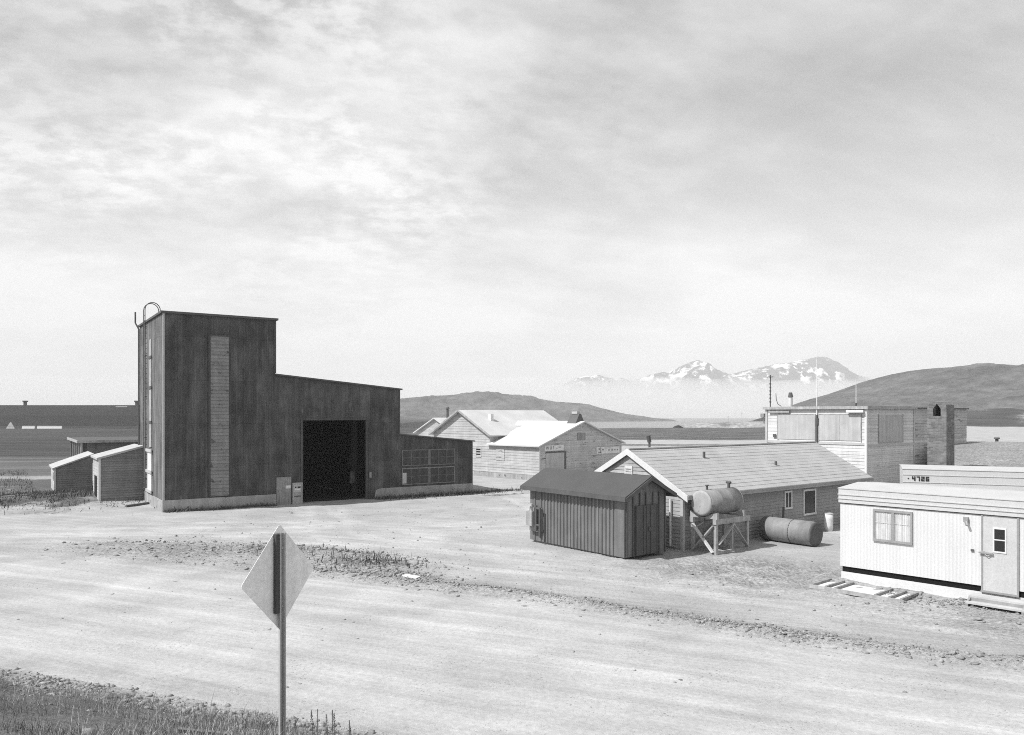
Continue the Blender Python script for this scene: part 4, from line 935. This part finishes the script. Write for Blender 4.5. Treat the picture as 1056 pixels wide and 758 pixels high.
# ------------------------------------------------------------------ road sign seen from behind
sx, sy = -2.37, 8.0; sz = float(height(np.array([sx]), np.array([sy]))[0])
A_S = 65
Sg = empty('road_sign', (sx,sy,sz), A_S, 'diamond road sign seen from behind on a perforated steel post', 'sign')
zt = 4.27; hd = .54
k = MB(); n_c = 5; pts = []
cz = zt-hd
for i in range(4):
    a = PI/2+i*PI/2; cx_, cz_ = .545*math.cos(a), .545*math.sin(a)
    for j in range(n_c):
        b_ = a-PI/4+PI/2*j/(n_c-1); r0 = .035
        pts.append((cx_-r0*1.414*math.cos(a)+r0*math.cos(b_), cz+cz_-r0*1.414*math.sin(a)+r0*math.sin(b_)))
k.prism(pts,'y',.034,.037)
for v_i in range(0): pass
pl = k.build('plate', MT['galv'], Sg)
MB().prism([(-.475,cz),(0,cz-.475),(.475,cz),(0,cz+.475)],'y',.0372,.0385).build('face', MT['trim_pale'], pl)
# U-channel post with a row of holes (modelled as small dark dimples)
pz0 = -.4; pz1 = zt-.09-sz
k = MB(); k.prism([(-.013,.03),(.013,.03),(.024,-.012),(.044,-.012),(.044,-.006),(.028,-.006),(.017,.0338),(-.017,.0338),(-.028,-.006),(-.044,-.006),(-.044,-.012),(-.024,-.012)],'z',pz0,pz1)
po = k.build('post', MT['post'], Sg)
k = MB(); z = .05
while z < pz1-.03:
    k.cyl((0,.0285,z),(0,.0298,z),.0055,6); z += .0254*1.5
ho = k.build('post_holes', MT['lettering'], po); tag(ho, kind='stuff')
k = MB(); k.box(-.092,-.030,-.005,.0335,cz-.36-sz,pz1); k.build('shade_strip', MT['post_dark'], Sg)  # added dark strip, draws the shade band beside the post
k = MB(); [k.cyl((0,.02,z_-sz),(0,-.004,z_-sz),.011,6) for z_ in (cz+.3,)]; k.build('bolt', MT['alu'], Sg)
k = MB(); [k.cyl((0,.02,z_-sz),(0,-.004,z_-sz),.011,6) for z_ in (cz-.3,)]; k.build('bolt', MT['alu'], Sg)
pl.location.z = -sz
for ch in (x for x in pl.children): pass

# ------------------------------------------------------------------ far hangar and bits in the field
Hg = empty('hangar', (-300,334,0), 0, 'very long dark hangar with roof vents across the flat field', 'hangar')
Lh, Wh = 172, 46
MB().box(0,Lh,-.4,Wh+.4,-2,.2).build('wall', MT['hangar'], Hg)
k = MB(); k.prism([(-1,.2),(Wh+1,.2),(Wh-4,5.2),(Wh/2+3,9.9),(Wh/2-3,9.9),(4,5.2)],'x',-.6,Lh+.6); hr = k.build('roof', MT['hangar'], Hg)
MB().box(-.6,Lh+.6,-1.35,-1.0,-.2,.55).build('eave_wall', MT['roof_tar'], Hg)
for px_v in (26, 141):
    x = (px_v-528)/800*357+300
    k = MB(); k.cyl((x,Wh/2,9.8),(x,Wh/2,11.4),.75,10); k.cyl((x,Wh/2,11.4),(x,Wh/2,12.0),1.1,10,1.25); k.build('roof_ventilator', MT['roof_tar'], hr)
MB().box((118-528)/800*350+300,(130-528)/800*350+300,Wh/2-6,Wh/2-5.9,8.9,9.3).build('roof_patch', MT['white_panel'], hr)
for (a,b__,lab) in ((23,36,'short white low barrier in front of the long hangar'),(38.5,64,'long white low barrier in front of the long hangar')):
    x0 = (a-528)/800*325; x1 = (b__-528)/800*325
    q = empty('barrier', (x0,325,-.3), 0, lab, 'barrier')
    MB().prism([(-.35,0),(.35,0),(.2,.5),(.15,1.15),(-.15,1.15),(-.2,.5)],'x',0,x1-x0).build('body', MT['white_paint'], q)
    k = MB(); k.box(.1,x1-x0-.1,-.3,.3,-.4,.01); k.build('footing', MT['concrete'], q)
q = empty('pale_tent', ((11-528)/800*322,322,-.4), 25, 'small pale pointed tent in front of the hangar', 'tent')
k = MB(); k.add([(-1.6,-1.3,0),(1.6,-1.3,0),(1.6,1.3,0),(-1.6,1.3,0),(-.15,0,2.9),(.15,0,2.9)],[(0,1,5,4),(1,2,5),(2,3,4,5),(3,0,4),(3,2,1,0)]); k.build('canvas', MT['siding_grey'], q)
MB().cyl((0,0,2.7),(0,0,3.3),.06,6).build('pole', MT['pipe'], q)
for (a, hh, lab) in ((751,5.2,'thinner pale pole on the shore behind the grass'),(765,6.5,'taller pale pole on the shore behind the grass')):
    x = (a-528)/800*332; q = empty('shore_pole', (x,332,-.6), 0, lab, 'pole')
    MB().cyl((0,0,-.5),(0,0,hh+.6),.11,8,.07).build('shaft', MT['trim_pale'], q)
    MB().box(-.35,.35,-.06,.06,hh,hh+.12).build('cross_arm', MT['trim_pale'], q)

# ------------------------------------------------------------------ stones
ph = (1+5**.5)/2
ICO = np.array([(-1,ph,0),(1,ph,0),(-1,-ph,0),(1,-ph,0),(0,-1,ph),(0,1,ph),(0,-1,-ph),(0,1,-ph),(ph,0,-1),(ph,0,1),(-ph,0,-1),(-ph,0,1)])/1.9
ICF = np.array([(0,11,5),(0,5,1),(0,1,7),(0,7,10),(0,10,11),(1,5,9),(5,11,4),(11,10,2),(10,7,6),(7,1,8),(3,9,4),(3,4,2),(3,2,6),(3,6,8),(3,8,9),(4,9,5),(2,4,11),(6,2,10),(8,6,7),(9,8,1)])
def stones(name, x, y, r, mat, flat=.6):
    n = len(x); z = height(x, y)
    v = ICO[None]*(1+rng.normal(0,.27,(n,12,1)))
    sc = np.stack([r*rng.uniform(.7,1.5,n), r*rng.uniform(.7,1.3,n), r*flat*rng.uniform(.6,1.3,n)],1)
    v = v*sc[:,None,:]
    a = rng.uniform(0,2*PI,n); c, s_ = np.cos(a)[:,None], np.sin(a)[:,None]
    vx = v[:,:,0]*c-v[:,:,1]*s_; vy = v[:,:,0]*s_+v[:,:,1]*c
    V_ = np.stack([vx+x[:,None], vy+y[:,None], v[:,:,2]+(z+r*flat*.25)[:,None]],2).reshape(-1,3)
    F_ = (ICF[None]+12*np.arange(n)[:,None,None]).reshape(-1,3)
    o = mesh_np(name, V_, F_, mat); tag(o, kind='stuff'); return o
n = 24000; bx_ = rng.uniform(-13,16,n); keep = rng.random(n) < np.clip(.15+.85*(bx_+10)/12, .1, 1)*np.clip((fbm(bx_*.5,bx_*0+3,3)-.2)*3,.4,1); bx_ = bx_[keep]
by_ = berm_y(bx_)+rng.normal(.35,.5,len(bx_))
stones('roadside_gravel', bx_, by_, np.clip(.006+.010*rng.pareto(2.3,len(bx_)),0,.07), MT['gravel'])
px1, py1 = [], []
for (cx,cy,rx,ry,a,k) in PATCH:
    n = int(1500*k*rx/2); u = rng.normal(0,.75,n)*rx; v = rng.normal(0,.8,n)*ry
    px1.append(cx+u*math.cos(a)-v*math.sin(a)); py1.append(cy+u*math.sin(a)+v*math.cos(a))
px1 = np.concatenate(px1); py1 = np.concatenate(py1)
stones('patch_gravel', px1, py1, np.clip(.007+.013*rng.pareto(2.2,len(px1)),0,.09), MT['gravel'])
n = 12000; tx = rng.uniform(-14,-1.5,n); pd = rng.gamma(1.8,.85,n)-.35
ty = 13.6-(tx+4.2)*.3946-pd/.93
stones('bank_rubble', tx, ty, np.clip(.005+.011*rng.pareto(2.3,n),0,.06), MT['gravel'], .7)
n = 9000; tx = rng.uniform(-16,16,n); ty = rng.uniform(15,50,n); ok = (inside(tx,ty) < -.3); tx = tx[ok]; ty = ty[ok]
stones('yard_gravel', tx, ty, np.clip(.005+.007*rng.pareto(2.4,len(tx)),0,.05), MT['gravel'])
n = 1100; tl_ = rng.uniform(1.5,8,n); yo = -rng.gamma(2,.35,n)-.05
mt = Tr.matrix_basis; pts = np.array([tuple(mt @ Vector((a,b_,0))) for a,b_ in zip(tl_,yo)])
stones('skirt_gravel', pts[:,0], pts[:,1], rng.gamma(1.5,.010,n)+.009, MT['gravel'])
# larger stones one could count
for i in range(16):
    if i < 9: x = random.uniform(-10,-4); pdd = random.uniform(.3,1.6); y = 13.6-(x+4.2)*.3946-pdd/.93; r = random.uniform(.05,.11)
    else: x = [-6.3,-4.6,-2.0,2.6,-7.4,5.5,9.8][i-9]; y = float(berm_y(np.array([x]))[0])+random.uniform(.2,1.1); r = random.uniform(.05,.085)
    k = MB(); import bmesh
    bm = bmesh.new(); bmesh.ops.create_icosphere(bm, subdivisions=2, radius=1)
    ax = Vector((random.gauss(0,1),random.gauss(0,1),random.gauss(0,1)))
    for v in bm.verts:
        q_ = 1+.22*math.sin(v.co.dot(ax)*2+i)+random.uniform(-.09,.09); v.co = Vector((v.co.x*r*1.3*q_, v.co.y*r*q_, v.co.z*r*.7*q_))
    me = bpy.data.meshes.new('stone'); bm.to_mesh(me); bm.free(); me.materials.append(MT['rock'])
    o = bpy.data.objects.new('stone', me); COL.objects.link(o); o.rotation_euler = (0,0,random.uniform(0,6))
    o.location = (x,y,float(height(np.array([x]),np.array([y]))[0])+r*.25)
    if i < 9: tag(o, 'rough grey stone among the rubble at the foot of the grassy bank', 'stone', 'stones at the foot of the bank')
    else: tag(o, 'rough grey stone on the gravel ridge along the far road edge', 'stone', 'stones on the gravel ridge')

# ------------------------------------------------------------------ plants
def blades(name, x, y, h, w_, mat, lean=.35, kind='stuff', z=None):
    n = len(x); z = height(x, y) if z is None else z; a = rng.uniform(0,2*PI,n); la = rng.uniform(0,2*PI,n); ln = h*lean*rng.random(n)
    dx, dy = np.cos(a)*w_/2, np.sin(a)*w_/2; lx, ly = np.cos(la)*ln, np.sin(la)*ln
    P = np.zeros((n,5,3)); z0 = z-.02
    P[:,0] = np.stack([x-dx,y-dy,z0],1); P[:,1] = np.stack([x+dx,y+dy,z0],1)
    P[:,2] = np.stack([x+dx*.8+lx*.35,y+dy*.8+ly*.35,z0+h*.55],1); P[:,3] = np.stack([x-dx*.8+lx*.35,y-dy*.8+ly*.35,z0+h*.55],1)
    P[:,4] = np.stack([x+lx,y+ly,z0+h],1)
    b0 = 5*np.arange(n)[:,None]
    F_ = np.concatenate([b0+np.array([[0,1,2]]), b0+np.array([[0,2,3]]), b0+np.array([[3,2,4]])])
    o = mesh_np(name, P.reshape(-1,3), F_, mat); tag(o, kind=kind); return o
def grass_mat(name, base):
    m, t, b = new_mat(name); co = t.new('ShaderNodeTexCoord').outputs['Object']
    v = t.math('MULTIPLY', t.maprange(t.noise(co, 1.3, 4), .3, .7, .5, 1.6), t.maprange(t.noise(co, 30, 2), .32, .68, .35, 1.9))
    t.link(grey(t, t.math('MULTIPLY', v, base)), b.inputs['Base Color']); b.inputs['Roughness'].default_value = .8; b.inputs['Specular IOR Level'].default_value = .2
    return m
GR = grass_mat('grass_blade', .22)
n = 260000; tx = rng.uniform(-13,-.2,n); ty = rng.uniform(4.4,17,n); p = inside(tx,ty)
cl_ = fbm(tx*1.1,ty*1.1,4); ok = rng.random(n) < np.clip((p-1.0)/1.4,0,1)*np.clip((cl_-.37)*4.5,0.04,.9); ok &= (tx/ty > -.72)&(tx/ty < -.20)
tx, ty = tx[ok], ty[ok]
blades('grass', tx, ty, rng.gamma(4,.020,len(tx))*(.4+1.2*fbm(tx*.9,ty*.9,3)), rng.uniform(.003,.007,len(tx)), GR, .9)
n = 1600; tx = rng.normal(-2.15,.32,n); ty = rng.normal(7.5,.5,n)
blades('grass', tx, ty, rng.gamma(4,.022,n), rng.uniform(.003,.007,n), GR, .6)
n = 2600; tx = rng.uniform(-11,-.4,n); ty = rng.uniform(6.2,15,n); p = inside(tx,ty); ok = (p > 1.6)&(fbm(tx*1.6+5,ty*1.6,3) > .5)&(tx/ty > -.72)&(tx/ty < -.2); tx, ty = tx[ok], ty[ok]
blades('dry_grass', tx, ty, rng.uniform(.14,.34,len(tx)), rng.uniform(.003,.005,len(tx)), grass_mat('dry_blade', .34), .5)
# low weeds on the islands, round the sheds and along the garage
WX, WY = [], []
for (cx,cy,rx,ry,a,k) in PATCH:
    n = int(1100*max(0,k-.85)*rx/2); u = rng.normal(0,.6,n)*rx; v = rng.normal(0,.6,n)*ry
    WX.append(cx+u*math.cos(a)-v*math.sin(a)); WY.append(cy+u*math.sin(a)+v*math.cos(a))
n = 9000; u = rng.normal(-30,4.5,n); v = rng.normal(49.6,2.4,n); nn_ = fbm(u*.7,v*.7,4); k = (nn_ > .5)&((u-(-25.3))*.551-(v-46.2)*.834 > -1.2)|((nn_ > .5)&(u < -26.5)); WX.append(u[k]); WY.append(v[k])
n = 5200; u = rng.uniform(12.5,24.5,n); v = -rng.gamma(1.6,.28,n)-.05; k = rng.random(n) < np.clip((24.5-u)/5,0,1); u, v = u[k], v[k]
c, s_ = math.cos(R(A_G)), math.sin(R(A_G)); WX.append(-19.3+u*c-v*s_); WY.append(42.94+u*s_+v*c)
n = 1200; u = rng.uniform(0,6.2,n); v = -rng.gamma(1.2,.1,n)-.05; WX.append(-19.3+u*c-v*s_); WY.append(42.94+u*s_+v*c)
n = 46000; u = rng.uniform(-48,-20,n); v = rng.uniform(43.5,75,n); m_ = veg_mask(u,v); k = rng.random(n) < np.clip((m_-.25)*1.3,0,1)*np.clip((fbm(u*1.3,v*1.3,3)-.37)*5,0,1)
c_, s2 = math.cos(R(A_G)), math.sin(R(A_G)); lu = (u+19.3)*c_+(v-42.94)*s2; lv_ = -(u+19.3)*s2+(v-42.94)*c_
k &= ~((lu > -2.6)&(lu < 20.2)&(lv_ > -.2)) & ~((lu > -5.4)&(lv_ > 16.0)); WX.append(u[k]); WY.append(v[k])
WX = np.concatenate(WX); WY = np.concatenate(WY)
blades('weeds', WX, WY, rng.gamma(3,.045,len(WX)), rng.uniform(.02,.05,len(WX)), grass_mat('weed_leaf', .085), .9)
# tall dock stalks by the sign post
for i, (x, y, hh) in enumerate(((-2.02,7.9,.43),(-1.93,7.7,.40),(-1.80,7.8,.42),(-1.74,7.6,.38),(-1.62,7.75,.36),(-1.56,7.6,.30),(-2.13,7.6,.33),(-1.88,7.95,.36))):
    z = float(height(np.array([x]),np.array([y]))[0])
    q = empty('dock_plant', (x,y,z), random.uniform(0,360), 'tall dry dock stalk with seed head beside the sign post', 'plant', 'dock stalks beside the sign post')
    lx = random.uniform(-.04,.04); k = MB(); k.tube([(0,0,-.05),(lx*.4,0,hh*.5),(lx,0,hh)],.004,5); k.build('stem', MT['plant'], q)
    k = MB()
    for j in range(26):
        zz_ = hh*(.55+.45*j/26); a = j*2.4; rr = .022*(1.1-j/26)
        k.add([(lx*zz_/hh+rr*math.cos(a)-.006,rr*math.sin(a),zz_),(lx*zz_/hh+rr*math.cos(a)+.006,rr*math.sin(a),zz_),(lx*zz_/hh+rr*math.cos(a),rr*math.sin(a)+.004,zz_+.016)],[(0,1,2)])
    k.build('seed_head', MT['seed'], q)
# driftwood boards on the bank, debris in the yard
def plank(x, y, ln, wd, deg, lab, tilt=0, mat='plank', th=.035, name='plank'):
    z = float(height(np.array([x]),np.array([y]))[0])
    dx = math.cos(R(deg))*ln/2; dy = math.sin(R(deg))*ln/2
    za = float(height(np.array([x-dx]),np.array([y-dy]))[0]); zb = float(height(np.array([x+dx]),np.array([y+dy]))[0])
    k = MB(); n = 7
    for i in range(n):
        f = i/(n-1)-.5; j = random.uniform(-.006,.006)
        k.v += [(f*ln,-wd/2+j,-th/2),(f*ln,wd/2+j,-th/2),(f*ln,wd/2+j,th/2),(f*ln,-wd/2+j,th/2)]
        if i:
            b0 = 4*i-4; k.f += [(b0,b0+4,b0+5,b0+1),(b0+1,b0+5,b0+6,b0+2),(b0+2,b0+6,b0+7,b0+3),(b0+3,b0+7,b0+4,b0)]
    k.f += [(0,1,2,3),(4*n-4,4*n-1,4*n-2,4*n-3)]
    o = k.build(name, MT[mat]); o.location = (x,y,(za+zb)/2+.05); o.rotation_euler = (R(tilt), -math.atan2(zb-za, ln), R(deg))
    return tag(o, lab, 'plank')
#plank(-4.75,7.8,.8,.06,-10,'long pale driftwood plank lying in the grass of the bank',12,'driftwood')
#plank(-4.0,7.55,.2,.1,-4,'short pale broken plank end lying in the grass of the bank',25,'driftwood')
plank(-2.75,6.9,.42,.035,18,'thin pale stick of wood lying low in the grass near the sign',10,'driftwood')
plank(-3.3,25.35,.55,.3,-25,'flat pale board lying on the gravel beside the road edge',2,'white_panel',.03)
plank(-22.2,46.0,1.5,.14,62,'dark old timber lying in the weeds by the tower foot',5,'pipe',.14)
plank(-32.5,50.0,2.6,.16,8,'old grey plank lying in the weeds before the small sheds',2,'plank',.06)
